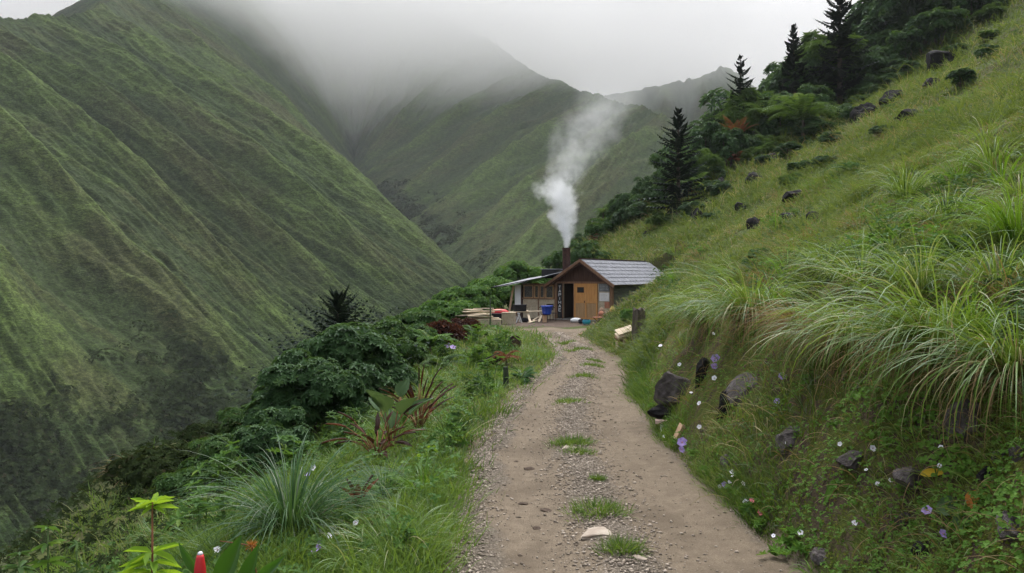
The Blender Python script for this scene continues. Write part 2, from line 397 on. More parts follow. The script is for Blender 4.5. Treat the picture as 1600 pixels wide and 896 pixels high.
# ------------------------------------------------------------------ geometry generators
def nrm(a): return a/np.maximum(np.linalg.norm(a, axis=-1, keepdims=True), 1e-9)
def blades(P, az, el, L, W, droop, segs=3, v=None, tw=None):
    n = len(P); t = np.linspace(0, 1, segs+1)
    az = np.broadcast_to(az, (n,)); el = np.broadcast_to(el, (n,)); L = np.broadcast_to(L, (n,)); W = np.broadcast_to(W, (n,)); droop = np.broadcast_to(droop, (n,))
    a = el[:, None]-droop[:, None]*(t[None, :]**1.4)
    am = (a[:, 1:]+a[:, :-1])/2; ds = L[:, None]/segs
    hz = np.concatenate([np.zeros((n, 1)), np.cumsum(np.cos(am)*ds, 1)], 1)
    vt = np.concatenate([np.zeros((n, 1)), np.cumsum(np.sin(am)*ds, 1)], 1)
    C = np.stack([P[:, 0:1]+np.cos(az)[:, None]*hz, P[:, 1:2]+np.sin(az)[:, None]*hz, P[:, 2:3]+vt], -1)
    if tw is None: tw = rng.uniform(-1.0, 1.0, n)
    s = np.stack([-np.sin(az), np.cos(az), 0*az], -1)[:, None, :]
    nn = np.stack([-np.sin(a)*np.cos(az)[:, None], -np.sin(a)*np.sin(az)[:, None], np.cos(a)], -1)
    s = s*np.cos(tw)[:, None, None] + nn*np.sin(tw)[:, None, None]
    wp = np.clip((1-t)**.65, .04, 1)*np.where(t < .12, .75, 1)
    o = s*(W[:, None]*wp[None, :]*.5)[..., None]
    V = np.stack([C-o, C+o], 2).reshape(n, -1, 3)         # n, 2(segs+1),3
    k = 2*(segs+1); base = (np.arange(n)*k)[:, None]
    q = np.array([[2*i, 2*i+1, 2*i+3, 2*i+2] for i in range(segs)])
    Fq = (base[:, :, None]+q[None]).reshape(-1, 4)
    if v is None: v = rng.random(n)
    return V.reshape(-1, 3), Fq, np.repeat(v, k)
def leaves(P, D, N, L, W, v=None, fold=.18, droop=.18, wide=.5):
    n = len(P); D = nrm(D); S = nrm(np.cross(D, N)); N = np.cross(S, D)
    L = np.broadcast_to(L, (n,))[:, None]; W = np.broadcast_to(W, (n,))[:, None]
    l1 = P+D*L*.28; l2 = P+D*L*.68-N*L*droop*.4
    up = N*W*fold
    V = np.stack([P, l1-S*W*.42+up, l2-S*W*wide*.8+up-0*N, P+D*L*.97-N*L*droop, l2+S*W*wide*.8+up, l1+S*W*.42+up], 1)
    base = (np.arange(n)*6)[:, None, None]
    q = np.array([[0, 5, 4, 3], [0, 3, 2, 1]])
    if v is None: v = rng.random(n)
    return V.reshape(-1, 3), (base+q[None]).reshape(-1, 4), np.repeat(v, 6)
def merge(parts):
    V, Fq, A = [], [], []; o = 0
    for a, b, c in parts:
        V.append(a); Fq.append(b+o); A.append(c); o += len(a)
    return np.concatenate(V), np.concatenate(Fq), np.concatenate(A)
def sph(n, zmin=-.3):
    z = rng.uniform(zmin, 1, n); a = rng.uniform(0, 2*math.pi, n); r = np.sqrt(np.maximum(1-z*z, 0))
    return np.stack([r*np.cos(a), r*np.sin(a), z], -1)
def rosettes(T, Nn, k, L, W, spread=.25, jit=.25, **kw):
    m = len(T)
    up = np.where(np.abs(Nn[:, 2:3]) > .9, np.array([[1., 0, 0]]), np.array([[0, 0, 1.]]))
    A = nrm(np.cross(Nn, up)); B = np.cross(Nn, A)
    ph = (np.arange(k)[None, :]/k*2*math.pi + rng.uniform(0, 6.28, (m, 1)) + rng.uniform(-.25, .25, (m, k)))[..., None]
    D = A[:, None]*np.cos(ph)+B[:, None]*np.sin(ph)+Nn[:, None]*(spread+rng.uniform(-jit, jit, (m, k, 1)))
    Nr = Nn[:, None]+0*D
    P = np.repeat(T[:, None], k, 1)
    sc_ = rng.uniform(.7, 1.15, (m, k))
    vv = np.clip(rng.random((m, 1))*.65+rng.random((m, k))*.35, 0, 1)
    return leaves(P.reshape(-1, 3), D.reshape(-1, 3), Nr.reshape(-1, 3), (L*sc_).ravel(), (W*sc_).ravel(), v=vv.ravel(), **kw)
def crown(rx, ry, rz, clumps, tips, k, L, W, zc=None, fill=.35, zmin=-.35, cr=.34, spread=.25):
    """foliage made of clumps of leaf rosettes spread through the volume of an ellipsoid standing on z=0"""
    if zc is None: zc = rz*.95
    Dd = sph(clumps, zmin); rr = rng.uniform(.55, .92, clumps)[:, None]
    Cc = Dd*rr; cs = rng.uniform(.7, 1.3, clumps)*cr
    per = tips
    ci = np.repeat(np.arange(clumps), per)
    dl = sph(len(ci), -.35); dl = nrm(dl + Cc[ci]*.6)
    T = Cc[ci]+dl*cs[ci][:, None]*rng.uniform(.6, 1.0, len(ci))[:, None]
    nf = int(len(ci)*fill)
    Tf = sph(nf, -.5)*rng.uniform(.1, .7, nf)[:, None]; T = np.concatenate([T, Tf]); Nn = np.concatenate([nrm(dl+np.array([0, 0, .35])), nrm(sph(nf, 0))])
    T = T*np.array([rx, ry, rz])+np.array([0, 0, zc])
    return rosettes(T, Nn, k, L, W, spread=spread)
def fronds(n, L, Wp, el=(.6, 1.2), droop=(1.2, 2.2), m=16, pl=.28, pw=.05, base=(0, 0, 0), az=None, v0=None):
    parts = []
    az = (np.arange(n)/n*2*math.pi+rng.uniform(-.3, .3, n)) if az is None else az
    for i in range(n):
        e = rng.uniform(*el); dr = rng.uniform(*droop); Li = L*rng.uniform(.75, 1.1)
        t = np.linspace(0, 1, m+1); a = e-dr*t**1.3; am = (a[1:]+a[:-1])/2
        h = np.concatenate([[0], np.cumsum(np.cos(am))])*Li/m; z = np.concatenate([[0], np.cumsum(np.sin(am))])*Li/m
        d = np.array([math.cos(az[i]), math.sin(az[i]), 0]); s = np.array([-d[1], d[0], 0])
        C = np.array(base)+d*h[:, None]; C[:, 2] += z
        tan = d*np.cos(a)[:, None]; tan[:, 2] += np.sin(a); up = np.cross(tan, s)*-1
        up = np.where(up[:, 2:3] < 0, -up, up) if False else np.cross(s, tan)*-1
        vf = rng.random() if v0 is None else v0
        prof = np.sin(math.pi*np.clip(t[1:]*.93+.05, 0, 1)**.75)
        for sg in (1, -1):
            D = s*sg+tan[1:]*.45+rng.normal(0, .05, (m, 3))
            parts.append(leaves(C[1:], D, up[1:], pl*prof*rng.uniform(.85, 1.1, m)+.01, np.full(m, pw), v=np.clip(vf*.8+rng.random(m)*.2, 0, 1), droop=.25))
        parts.append(blades(np.array(base)[None, :].astype(float), np.array([az[i]]), np.array([e]), np.array([Li]), np.array([Wp]), np.array([dr]), m, v=np.array([vf*.5]), tw=np.zeros(1)))
    return merge(parts)
def tube(pts, rad, n=8, cap=True):
    pts = np.array(pts, float); rad = np.broadcast_to(rad, (len(pts),)); V = []
    for i, p in enumerate(pts):
        t = pts[min(i+1, len(pts)-1)]-pts[max(i-1, 0)]; t = t/np.linalg.norm(t)
        a = np.cross(t, [0, 0, 1.]) if abs(t[2]) < .9 else np.cross(t, [1., 0, 0]); a /= np.linalg.norm(a); b = np.cross(t, a)
        for k in range(n):
            an = 2*math.pi*k/n; V.append(p+rad[i]*(a*math.cos(an)+b*math.sin(an)))
    Fq = [[i*n+k, i*n+(k+1) % n, (i+1)*n+(k+1) % n, (i+1)*n+k] for i in range(len(pts)-1) for k in range(n)]
    V = np.array(V)
    if cap:
        V = np.concatenate([V, pts[:1], pts[-1:]]); a0 = len(V)-2; b0 = len(V)-1; l = (len(pts)-1)*n
        Fq += [[a0, (k+1) % n, k, k] for k in range(0)]
        Fq = np.array(Fq); T = np.array([[a0, (k+1) % n, k] for k in range(n)]+[[b0, l+k, l+(k+1) % n] for k in range(n)])
        return V, [Fq, T]
    return V, [np.array(Fq)]
class MB:
    """collects solids into one mesh"""
    def __init__(s): s.V = []; s.F = []; s.n = 0
    def add(s, V, Fl):
        V = np.asarray(V, float)
        for f in Fl:
            for r in f: s.F.append([int(a)+s.n for a in r])
        s.V.extend(V.tolist()); s.n += len(V); return s
    def box(s, x0, x1, y0, y1, z0, z1, M=None):
        V = np.array([[x, y, z] for x in (x0, x1) for y in (y0, y1) for z in (z0, z1)], float)
        if M is not None: V = (np.array(M)[:3, :3] @ V.T).T+np.array(M)[:3, 3]
        return s.add(V, [[[0,1,3,2],[4,6,7,5],[0,4,5,1],[2,3,7,6],[0,2,6,4],[1,5,7,3]]])
    def bar(s, a, b, w, h, up=(0, 0, 1)):
        a = Vector(a); b = Vector(b); d = (b-a); L = d.length; d.normalize(); u = Vector(up)
        sd = d.cross(u).normalized(); u = sd.cross(d)
        M = Matrix(((sd.x, d.x, u.x, a.x), (sd.y, d.y, u.y, a.y), (sd.z, d.z, u.z, a.z), (0, 0, 0, 1)))
        return s.box(-w/2, w/2, 0, L, -h/2, h/2, M)
    def tube(s, pts, rad, n=10):
        V, Fl = tube(pts, rad, n); return s.add(V, Fl)
    def prism(s, poly, y0, y1):
        """poly: list of (x,z), extruded along y"""
        n = len(poly); V = [[x, y0, z] for x, z in poly]+[[x, y1, z] for x, z in poly]
        return s.add(V, [[list(range(n))[::-1], list(range(n, 2*n))], [[i, (i+1) % n, n+(i+1) % n, n+i] for i in range(n)]])
    def lathe(s, prof, n=20, c=(0, 0, 0), open_top=False):
        V = [[c[0]+r*math.cos(2*math.pi*k/n), c[1]+r*math.sin(2*math.pi*k/n), c[2]+z] for r, z in prof for k in range(n)]
        Fq = [[i*n+k, i*n+(k+1) % n, (i+1)*n+(k+1) % n, (i+1)*n+k] for i in range(len(prof)-1) for k in range(n)]
        caps = [list(range(n))[::-1]]
        if not open_top: caps.append([(len(prof)-1)*n+k for k in range(n)])
        return s.add(V, [Fq, caps])
    def build(s, name, mat, parent=None, bevel=.0, smooth=False):
        me = bpy.data.meshes.new(name); me.from_pydata(s.V, [], s.F); me.update()
        me.materials.append(mat)
        o = bpy.data.objects.new(name, me); COL.objects.link(o)
        if parent: kid(parent, o)
        if bevel:
            b = o.modifiers.new('bevel', 'BEVEL'); b.width = bevel; b.segments = 2; b.limit_method = 'ANGLE'
        if smooth:
            me.polygons.foreach_set('use_smooth', np.ones(len(me.polygons), bool))
        return o
def lm(name, arr, mat, parent=None):
    o = nmesh(name, arr[0], arr[1], mat, attr={'v': arr[2]})
    if parent: kid(parent, o)
    return o

# unique position wording
LAND = []      # (px, py, phrase)
USED = set()
def place(px, py, lead, maxn=8):
    """label = lead + position relative to a landmark; always unique"""
    c = sorted(LAND, key=lambda l: (l[0]-px)**2+(l[1]-py)**2)[:maxn]
    for adv in ('', 'just ', 'a little ', 'well ', 'slightly further '):
        for lx, ly, ph in c:
            dx, dy = px-lx, py-ly
            if abs(dx) > 2.2*abs(dy): dr = 'left of' if dx < 0 else 'right of'
            elif abs(dy) > 2.2*abs(dx): dr = 'above' if dy < 0 else 'below'
            else: dr = ('up and ' if dy < 0 else 'down and ')+('left of' if dx < 0 else 'right of')
            s = f'{lead} {adv}{dr} {ph}'
            if s not in USED and len(s.split()) <= 16: USED.add(s); return s
    s = lead; USED.add(s); return s

# ------------------------------------------------------------------ plain materials
def plain(name, c1, c2, rough=.8, scale=6, stretch=(1, 1, 1), metal=0., spec=.3, bump=.3, dist=.01, c3=None, cs='Object'):
    t = NT(name); p = t.mapping(t.coord(cs), stretch)
    n1 = t.noise(p, scale, 5, .65); n2 = t.noise(p, scale*6, 3, .7)
    c = t.mix(t.ramp(n1, .3, .7), c1, c2)
    if c3: c = t.mix(t.ramp(n2, .55, .7), c, c3)
    nr = t.bump(t.math('ADD', n1, t.math('MULTIPLY', n2, .4)), bump, dist)
    t.princ(c, t.ramp(n2, .3, .7, rough-.1, min(1, rough+.1)), metal, nr, spec); return t.m
M = dict(
 boards=plain('dark_brown_boards', (.045, .022, .016), (.10, .052, .036), .85, 3, (12, 12, .6), bump=.6),
 door=plain('orange_varnished_wood', (.44, .205, .062), (.60, .31, .10), .6, 2.5, (10, 10, .7), c3=(.30, .15, .06)),
 doorlow=plain('weathered_door_wood', (.32, .20, .10), (.46, .29, .145), .75, 2.5, (10, 10, .7), c3=(.16, .11, .07)),
 frame=plain('brown_timber', (.14, .075, .045), (.24, .14, .085), .8, 3, (8, 8, .8), bump=.5),
 ply=plain('stained_plywood', (.36, .30, .21), (.50, .43, .32), .85, 2, (1, 1, 1), c3=(.22, .18, .13)),
 pale=plain('pale_sawn_wood', (.50, .40, .28), (.72, .62, .48), .8, 3, (1, 6, 6), c3=(.40, .30, .2)),
 logs=plain('grey_weathered_boards', (.050, .055, .048), (.12, .125, .105), .95, 2.5, (.5, .5, 9), bump=1.0, dist=.03),
 slate=plain('grey_slate', (.12, .13, .15), (.22, .23, .265), .7, 5, bump=.3, c3=(.16, .15, .165), spec=.25),
 sheet=plain('dull_metal_sheet', (.16, .17, .19), (.28, .29, .32), .6, 2, (1, 4, 1), metal=.1, spec=.4),
 black=plain('black_plastic', (.008, .008, .01), (.018, .018, .02), .6, 4),
 rust=plain('rusty_dark_iron', (.035, .018, .016), (.08, .038, .028), .85, 5, bump=.5, c3=(.02, .012, .012)),
 white=plain('white_painted_board', (.68, .70, .72), (.78, .79, .80), .6, 2, bump=.1),
 paper=plain('white_paper', (.62, .62, .62), (.75, .74, .74), .8, 2, bump=.05),
 blue=plain('blue_plastic', (.012, .05, .42), (.02, .085, .55), .4, 3, bump=.1, spec=.5),
 red=plain('red_plastic', (.50, .015, .02), (.62, .03, .035), .45, 3, bump=.2, spec=.5),
 teal=plain('teal_enamel', (.01, .20, .30), (.02, .28, .38), .4, 3, bump=.1, spec=.5),
 glass=plain('dusty_dark_glass', (.03, .028, .022), (.07, .06, .045), .25, 2, bump=.05, spec=.6),
 dark=plain('dark_cloth', (.012, .014, .02), (.03, .03, .04), .9, 5),
 greyboard=plain('grey_chalk_board', (.13, .14, .15), (.20, .21, .22), .85, 5),
 chalk=plain('faded_lettering', (.36, .37, .38), (.45, .46, .47), .9, 8),
 letter=plain('white_lettering', (.60, .60, .62), (.7, .7, .72), .8, 8),
 sack=plain('brown_sacking', (.17, .11, .075), (.28, .19, .13), .95, 6),
 yellow=plain('yellow_glaze', (.52, .40, .10), (.62, .52, .2), .5, 4),
 terra=plain('terracotta', (.34, .13, .08), (.45, .20, .13), .8, 5),
 bark=plain('grey_brown_bark', (.045, .035, .027), (.12, .10, .08), .95, 5, (3, 3, .6), bump=1.0, dist=.03, c3=(.17, .16, .13)),
 rock=plain('grey_violet_rock', (.035, .028, .026), (.115, .100, .102), .85, 4, bump=1.0, dist=.05, c3=(.055, .065, .025), spec=.4, cs='Object'),
 darkrock=plain('dark_wet_rock', (.006, .006, .007), (.022, .020, .021), .85, 4, bump=.9, dist=.03, spec=.15),
 palerock=plain('pale_path_stone', (.26, .21, .17), (.40, .35, .29), .85, 5, bump=.5),
 dung=plain('dark_clod', (.045, .03, .02), (.085, .06, .045), .95, 12, bump=1.0, dist=.02),
 kerb=plain('grey_concrete', (.20, .19, .18), (.30, .29, .27), .9, 5),
 petal=plain('white_petal', (.66, .66, .72), (.82, .82, .88), .6, 20, bump=0.02),
 violet=plain('violet_petal', (.22, .14, .42), (.42, .32, .62), .6, 20, bump=0.02),
 pink=plain('pink_petal', (.55, .10, .14), (.7, .22, .25), .6, 20, bump=.02),
 eye=plain('flower_eye', (.30, .10, .35), (.5, .35, .1), .7, 20, bump=0.0),
 stem=plain('green_stem', (.04, .09, .02), (.09, .15, .04), .7, 8, bump=0.1),
 redstem=plain('reddish_stem', (.16, .05, .03), (.25, .10, .05), .7, 8, bump=0.1),
 brick=plain('pinkish_sawn_block', (.50, .32, .20), (.62, .42, .28), .85, 4),
 pinkslab=plain('pale_pink_slab', (.55, .38, .34), (.68, .50, .45), .8, 4),
)
L_grass = leaf_mat('grass_blades', (.040, .080, .016), (.158, .215, .052), (.30, .25, .12), .35, .6, .06)
L_verge = leaf_mat('verge_grass_blades', (.035, .085, .014), (.165, .260, .050), (.24, .24, .10), .35, .6, .06)
L_tus = leaf_mat('tussock_blades', (.055, .125, .018), (.190, .285, .062), (.34, .31, .15), .35, .5, .10)
L_bright = leaf_mat('bright_green_blades', (.065, .16, .012), (.15, .27, .03), None, .35, .5, .08)
L_blue = leaf_mat('bluish_green_blades', (.022, .068, .022), (.085, .165, .058), (.26, .30, .22), .3, .55, .06)
L_straw = leaf_mat('dry_straw_blades', (.13, .085, .04), (.30, .225, .12), None, .25, .7, .04)
L_cover = leaf_mat('small_round_leaves', (.050, .120, .016), (.130, .245, .040), None, .3, .5, .08)
L_bush = leaf_mat('dark_bush_leaves', (.022, .055, .018), (.072, .140, .048), (.11, .19, .06), .28, .45, .12)
L_shrub = leaf_mat('mid_green_shrub_leaves', (.022, .060, .016), (.075, .140, .034), (.12, .17, .05), .3, .5, .1)
L_garden = leaf_mat('garden_plant_leaves', (.035, .095, .018), (.110, .210, .042), (.17, .24, .05), .35, .5, .1)
L_conif = leaf_mat('blackish_conifer_needles', (.006, .013, .009), (.020, .034, .022), None, .1, .6, .06)
L_fern = leaf_mat('fern_fronds', (.030, .070, .016), (.095, .165, .040), (.15, .21, .05), .35, .5, .1)
L_red = leaf_mat('dark_red_leaves', (.028, .014, .010), (.085, .030, .018), (.20, .06, .025), .3, .5, .1)
L_rust = leaf_mat('rust_brown_dead_fronds', (.10, .040, .022), (.19, .085, .045), None, .25, .7, .04)
L_lime = leaf_mat('yellow_green_leaves', (.13, .26, .02), (.28, .42, .04), None, .45, .5, .08)
L_scrub = leaf_mat('valley_scrub_leaves', (.014, .024, .010), (.044, .062, .022), (.06, .05, .03), .2, .8, .01)
# ------------------------------------------------------------------ cabin
cabin = empty('cabin', (CAB[0], CAB[1], 0), -CA, 'small brown timber cabin with grey slate roof and open dark doorway beside the slope', 'cabin')
W_ = 3.58; EZ = 2.2; AZ = 3.50; RU = W_/2
# roof lines
def rl(u):  # underside height of the roof at local u
    return AZ-.06-(abs(u-RU))*(.70 if u > RU else .63)
fw = MB()
for (a, b, z0, z1) in ((2.67, W_-.02, 0, EZ), (-.02, .43, 0, EZ), (.43, 2.67, 2.17, EZ)):
    fw.box(a, b, .02, .12, z0, z1)
fw.build('wall', M['ply'], cabin, .004)
gb = MB(); n = 22
for i in range(n):                                 # vertical boards of the gable
    a = -.05+i*(W_+.1)/n; b = a+(W_+.1)/n-.012
    gb.prism([(a, EZ), (b, EZ), (b, rl(b)-.02), (a, rl(a)-.02)], -.03+.006*(i % 2), .06)
gb.build('gable_boards', M['boards'], cabin)
MB().box(-.05, W_+.05, -.07, -.031, EZ-.09, EZ+.02).build('lintel_beam', M['frame'], cabin, .006)
for a in (-.12, W_-.12): MB().box(a, a+.17, -.08, .08, 0, EZ-.092).build('post', M['frame'], cabin, .008)
# right side wall of rough boards
lw = MB()
for i in range(14):
    z = i*.155; off = .015*((i*7) % 3)
    lw.box(W_+.02-off, W_+.075+.01*(i % 2), .09, 9.0, z, z+.15)
lw.build('side_wall', M['logs'], cabin, .01)
MB().box(-.02, .06, .12, 9.0, 0, 2.05).prism([(.06, 0), (W_, 0), (W_, 2.1), (RU, 3.3), (.06, 2.1)], 8.95, 9.0).build('rear_wall', M['boards'], cabin)
MB().box(-.1, W_, -.12, 8.9, -.05, .04).build('floor', M['kerb'], cabin)
# door leaf: stiles, rails and panels
door = MB()
D0_, D1_ = 1.17, 2.66
for a, b in ((D0_, D0_+.09), (1.87, 1.97), (D1_-.09, D1_)): door.box(a, b, -.045, .018, .03, 2.15)
for z0, z1 in ((.03, .14), (.98, 1.08), (2.05, 2.15)):
    door.box(D0_+.09, 1.87, -.043, .016, z0, z1); door.box(1.97, D1_-.09, -.043, .016, z0, z1)
door = door.build('door', M['door'], cabin, .006)
MB().box(D0_+.09, 1.87, -.02, .0, .14, .98).box(1.97, D1_-.09, -.02, .0, .14, .98).build('lower_panel', M['doorlow'], door)
MB().box(D0_+.09, 1.87, -.022, .0, 1.08, 1.58).box(1.97, D1_-.09, -.026, .0, 1.08, 2.05).box(D0_+.09, 1.36, -.022, 0, 1.58, 2.05).box(1.80, 1.87, -.022, 0, 1.58, 2.05).box(1.36, 1.80, -.022, 0, 1.90, 2.05).build('upper_panel', M['door'], door)
MB().box(1.36, 1.80, -.03, -.012, 1.58, 1.61).box(1.36, 1.80, -.03, -.012, 1.87, 1.90).box(1.36, 1.39, -.03, -.012, 1.61, 1.87).box(1.77, 1.80, -.03, -.012, 1.61, 1.87).build('window_frame', M['rust'], door)
MB().box(1.39, 1.77, -.01, -.004, 1.61, 1.87).build('pane', M['black'], door)
MB().box(1.83, 1.87, -.07, -.045, 1.0, 1.12).build('handle', M['rust'], door)
MB().box(.38, .43, -.05, .02, .04, 2.17).box(1.12, 1.165, -.05, .02, .04, 2.17).build('door_frame', M['frame'], cabin, .004)
MB().box(.43, 1.12, -.06, .02, .0, .055).build('threshold', M['kerb'], cabin)
# inner partition a metre behind the doorway keeps the interior dark
MB().box(.06, W_, 2.6, 2.66, .04, 2.1).box(.06, W_, .12, 8.9, 2.10, 2.12).build('partition', M['boards'], cabin)
# roof: two decks covered with individual slates
def deck(name, u_top, z_top, u_low, z_low, mat, tiles):
    mb = MB(); y0, y1 = -.50, 9.35
    dx, dz = u_low-u_top, z_low-z_top; Ls = math.hypot(dx, dz); ex, ez = dx/Ls, dz/Ls; nx, nz = -ez*np.sign(dx)*1, abs(ex)
    nx = -ez if dx > 0 else ez
    mb.add([[u_top, y0, z_top-.03], [u_low, y0, z_low-.03], [u_low, y1, z_low-.03], [u_top, y1, z_top-.03],
            [u_top, y0, z_top], [u_low, y0, z_low], [u_low, y1, z_low], [u_top, y1, z_top]],
           [[[0, 3, 2, 1], [4, 5, 6, 7], [0, 1, 5, 4], [1, 2, 6, 5], [2, 3, 7, 6], [3, 0, 4, 7]]])
    d = mb.build(name, mat, cabin)
    sl = MB(); rows = tiles; rr = random.Random(4)
    for r in range(rows):
        s0 = r*Ls/rows; s1 = s0+Ls/rows+.07; y = y0+.02-(.26 if r % 2 else 0)
        while y < y1-.05:
            wd = rr.uniform(.46, .58); ya = max(y, y0+.01); yb = min(y+wd-.02, y1-.01); y += wd
            if yb-ya < .05: continue
            j = rr.uniform(-.018, .018); lift = .02+rr.uniform(0, .012)
            c = []
            for s, h in ((s0, .008), (min(s1+j, Ls+.04), lift+.012)):
                for yy in (ya, yb):
                    for th in (0, .014):
                        hh = h+th+rr.uniform(-.002, .002)
                        c.append([u_top+ex*s+nx*hh, yy, z_top+ez*s+nz*hh])
            sl.add(c, [[[0, 1, 3, 2], [4, 6, 7, 5], [0, 4, 5, 1], [2, 3, 7, 6], [0, 2, 6, 4], [1, 5, 7, 3]]])
    s_ = sl.build('slates', M['slate'], d)
    return d
deck('roof', RU, AZ, W_+.30, AZ-.70*(RU+.30), M['frame'], 7)
deck('roof', RU, AZ, -.55, AZ-.63*(RU+.55), M['frame'], 7)
MB().bar((RU, -.51, AZ+.04), (RU, 9.36, AZ+.04), .16, .05).build('ridge_cap', M['rust'], cabin, .01)
bg_ = MB()
bg_.bar((RU, -.52, AZ-.07), (W_+.34, -.52, AZ-.07-.70*(RU+.34)), .05, .15).bar((RU, -.523, AZ-.072), (-.62, -.523, AZ-.072-.63*(RU+.62)), .05, .15)
bg_.build('bargeboard', M['frame'], cabin, .006)
MB().bar((RU, -.47, AZ-.2), (W_+.22, -.47, AZ-.2-.70*(RU+.22)), .04, .08).bar((RU, -.473, AZ-.202), (-.5, -.473, AZ-.202-.63*(RU+.5)), .04, .08).build('rafter', M['boards'], cabin, .004)
# chimney pipe, through the left slope
cpx, cpv = .20, .8
ch = MB(); zb = AZ-.63*(RU-cpx)-.25
ch.lathe([(.23, zb), (.235, 4.12), (.26, 4.13), (.26, 4.22), (.19, 4.22), (.19, 3.6)], 24, (cpx, cpv, 0), True)
ch.build('chimney', M['rust'], cabin, smooth=False)
# signs on the wall right of the door
sg = MB().box(2.76, 3.40, -.02, .018, 1.66, 2.12).build('wall_sign', M['greyboard'], cabin, .003)
sg['label'] = 'grey board with faded lines of lettering'
tb = MB(); rr = random.Random(2)
for k, z in enumerate((2.03, 1.95, 1.86, 1.78)):
    x = 2.82
    while x < 3.3:
        l = rr.uniform(.03, .09)
        MB().box(x, min(x+l, 3.35), -.024, -.0215, z-.012, z+.014).build('lettering', M['chalk'], sg); x += l+.025
nt_ = MB().box(2.78, 3.38, -.016, .018, 1.12, 1.60).build('notice', M['paper'], cabin)
nt_['label'] = 'white paper notice pinned below the grey board'
tb = MB()
for k in range(5): MB().box(2.84, 3.1+.2*rr.random(), -.0195, -.0175, 1.50-k*.075, 1.512-k*.075).build('print', M['chalk'], nt_)
pk = MB().box(3.1, 3.4, -.014, .018, .72, 1.08).build('poster', M['terra'], cabin)
bn = MB().box(.09, .37, -.06, -.022, .08, 2.12).build('banner', M['black'], cabin, .004)
bn['label'] = 'narrow black vertical banner with white lettering'
def strokes(z, segs):
    tb = MB()
    for (x0, z0, x1, z1) in segs:
        tb.bar((.23+x0*.07, -.0625, z+z0*.08), (.23+x1*.07, -.0625, z+z1*.08), .004, .028, up=(1, 0, 0) if abs(x1-x0) < .01 else (0, 0, 1))
    tb.build('letter', M['letter'], bn)
GL = [[(-1, 1, 1, 1), (0, 1, 0, -1)], [(-1, -1, 0, 1), (0, 1, 1, -1), (-.5, -.2, .5, -.2)], [(-1, -1, -1, 1), (-1, 1, 1, 1), (1, 1, 1, 0), (1, 0, -1, 0)], [(0, 1, 0, -1)],
      [(-1, 1, -1, -1), (1, 1, 1, -1), (-1, 0, 1, 0)], [(-1, -1, 0, 1), (0, 1, 1, -1), (-.5, -.2, .5, -.2)], [(-1, 1, -1, -1), (-1, -1, 1, -1), (-1, 1, 1, 1), (-1, 0, .6, 0)]]
for i, g in enumerate(GL): strokes(1.88-i*.22, g)

# lean-to
lean = MB()
lean.box(-2.36, -.13, .02, .06, 0, 1.16)
lean.build('lower_wall', M['ply'], cabin, .004)
MB().box(-1.3, -1.24, -.01, .018, 0, 1.16).build('batten', M['frame'], cabin)
MB().box(-3.0, -.13, 2.9, 2.96, 0, 2.0).box(-3.0, -2.94, .1, 2.9, 0, 1.85).build('lean_to_wall', M['boards'], cabin)
MB().box(-2.4, -.13, -.05, .08, 1.161, 1.22).build('sill', M['frame'], cabin, .005)
ww = [(-2.30, -1.62), (-1.54, -1.24), (-1.16, -.84), (-.76, -.22)]
for i, (a, b) in enumerate(ww):
    f = MB().box(a, b, -.03, .05, 1.22, 1.27).box(a, b, -.03, .05, 1.93, 1.99).box(a, a+.05, -.028, .048, 1.27, 1.93).box(b-.05, b, -.028, .048, 1.27, 1.93).build('window', M['doorlow'], cabin, .004)
    MB().box(a+.05, b-.05, .0, .008, 1.27, 1.93).build('pane', M['glass'], f)
MB().box(-2.4, -.13, -.02, .04, 1.991, 2.09).box(-1.62, -1.54, -.02, .04, 1.22, 1.99).box(-1.24, -1.16, -.02, .04, 1.22, 1.99).box(-.84, -.76, -.02, .04, 1.22, 1.99).build('window_surround', M['frame'], cabin)
MB().box(-2.93, -2.50, -.02, .02, .50, 2.0).build('white_panel', M['white'], cabin, .003)
MB().box(-2.49, -2.41, -.03, .05, .0, 2.03).build('post', M['rust'], cabin)
pl = MB().bar((-3.22, -.30, 0), (-3.0, -.06, 1.95), .12, .10).build('post', M['brick'], cabin, .006); pl['label'] = 'leaning pinkish prop post'
# lean-to roof: slightly sagging corrugated sheet
us = np.linspace(-4.0, .02, 60); vs_ = np.linspace(-1.0, 3.4, 90); U, Wv = np.meshgrid(us, vs_, indexing='ij')
Z = 1.80+(U+4.35)*.16+.10*((U+4.35)/4.4)**2-.05*np.sin((U+4.35)/4.4*math.pi)+.016*np.sin(Wv*2*math.pi/.16)+.01*fbm(U, Wv, 2, 3)+(Wv+1)*.125
top = np.stack([U, Wv, Z], -1).reshape(-1, 3); bot = top-np.array([0, 0, .02])
Fg = grid_faces(60, 90); nTop = len(top)
def rim(nu, nv):
    idx = np.arange(nu*nv).reshape(nu, nv); loop = np.concatenate([idx[:, 0], idx[-1, 1:], idx[::-1, -1][1:], idx[0, ::-1][1:]])
    return np.stack([loop[:-1], loop[1:], loop[1:]+nu*nv, loop[:-1]+nu*nv], 1)
lr = nmesh('lean_to_roof', np.concatenate([top, bot]), [Fg, Fg[:, ::-1]+nTop, rim(60, 90)], M['sheet'], smooth=True); kid(cabin, lr)
MB().bar((-4.02, -1.02, 1.83), (-.1, -1.02, 2.50), .05, .045).bar((-4.03, -1.0, 1.82), (-4.03, 3.4, 2.37), .05, .06).build('fascia', M['black'], lr)
vt = MB().box(-1.35, -.35, .5, 1.4, 2.40, 2.93).build('roof_vent', M['black'], lr)
MB().box(-1.42, -.28, .42, 1.48, 2.931, 2.97).build('vent_cover', M['sheet'], vt, .004)

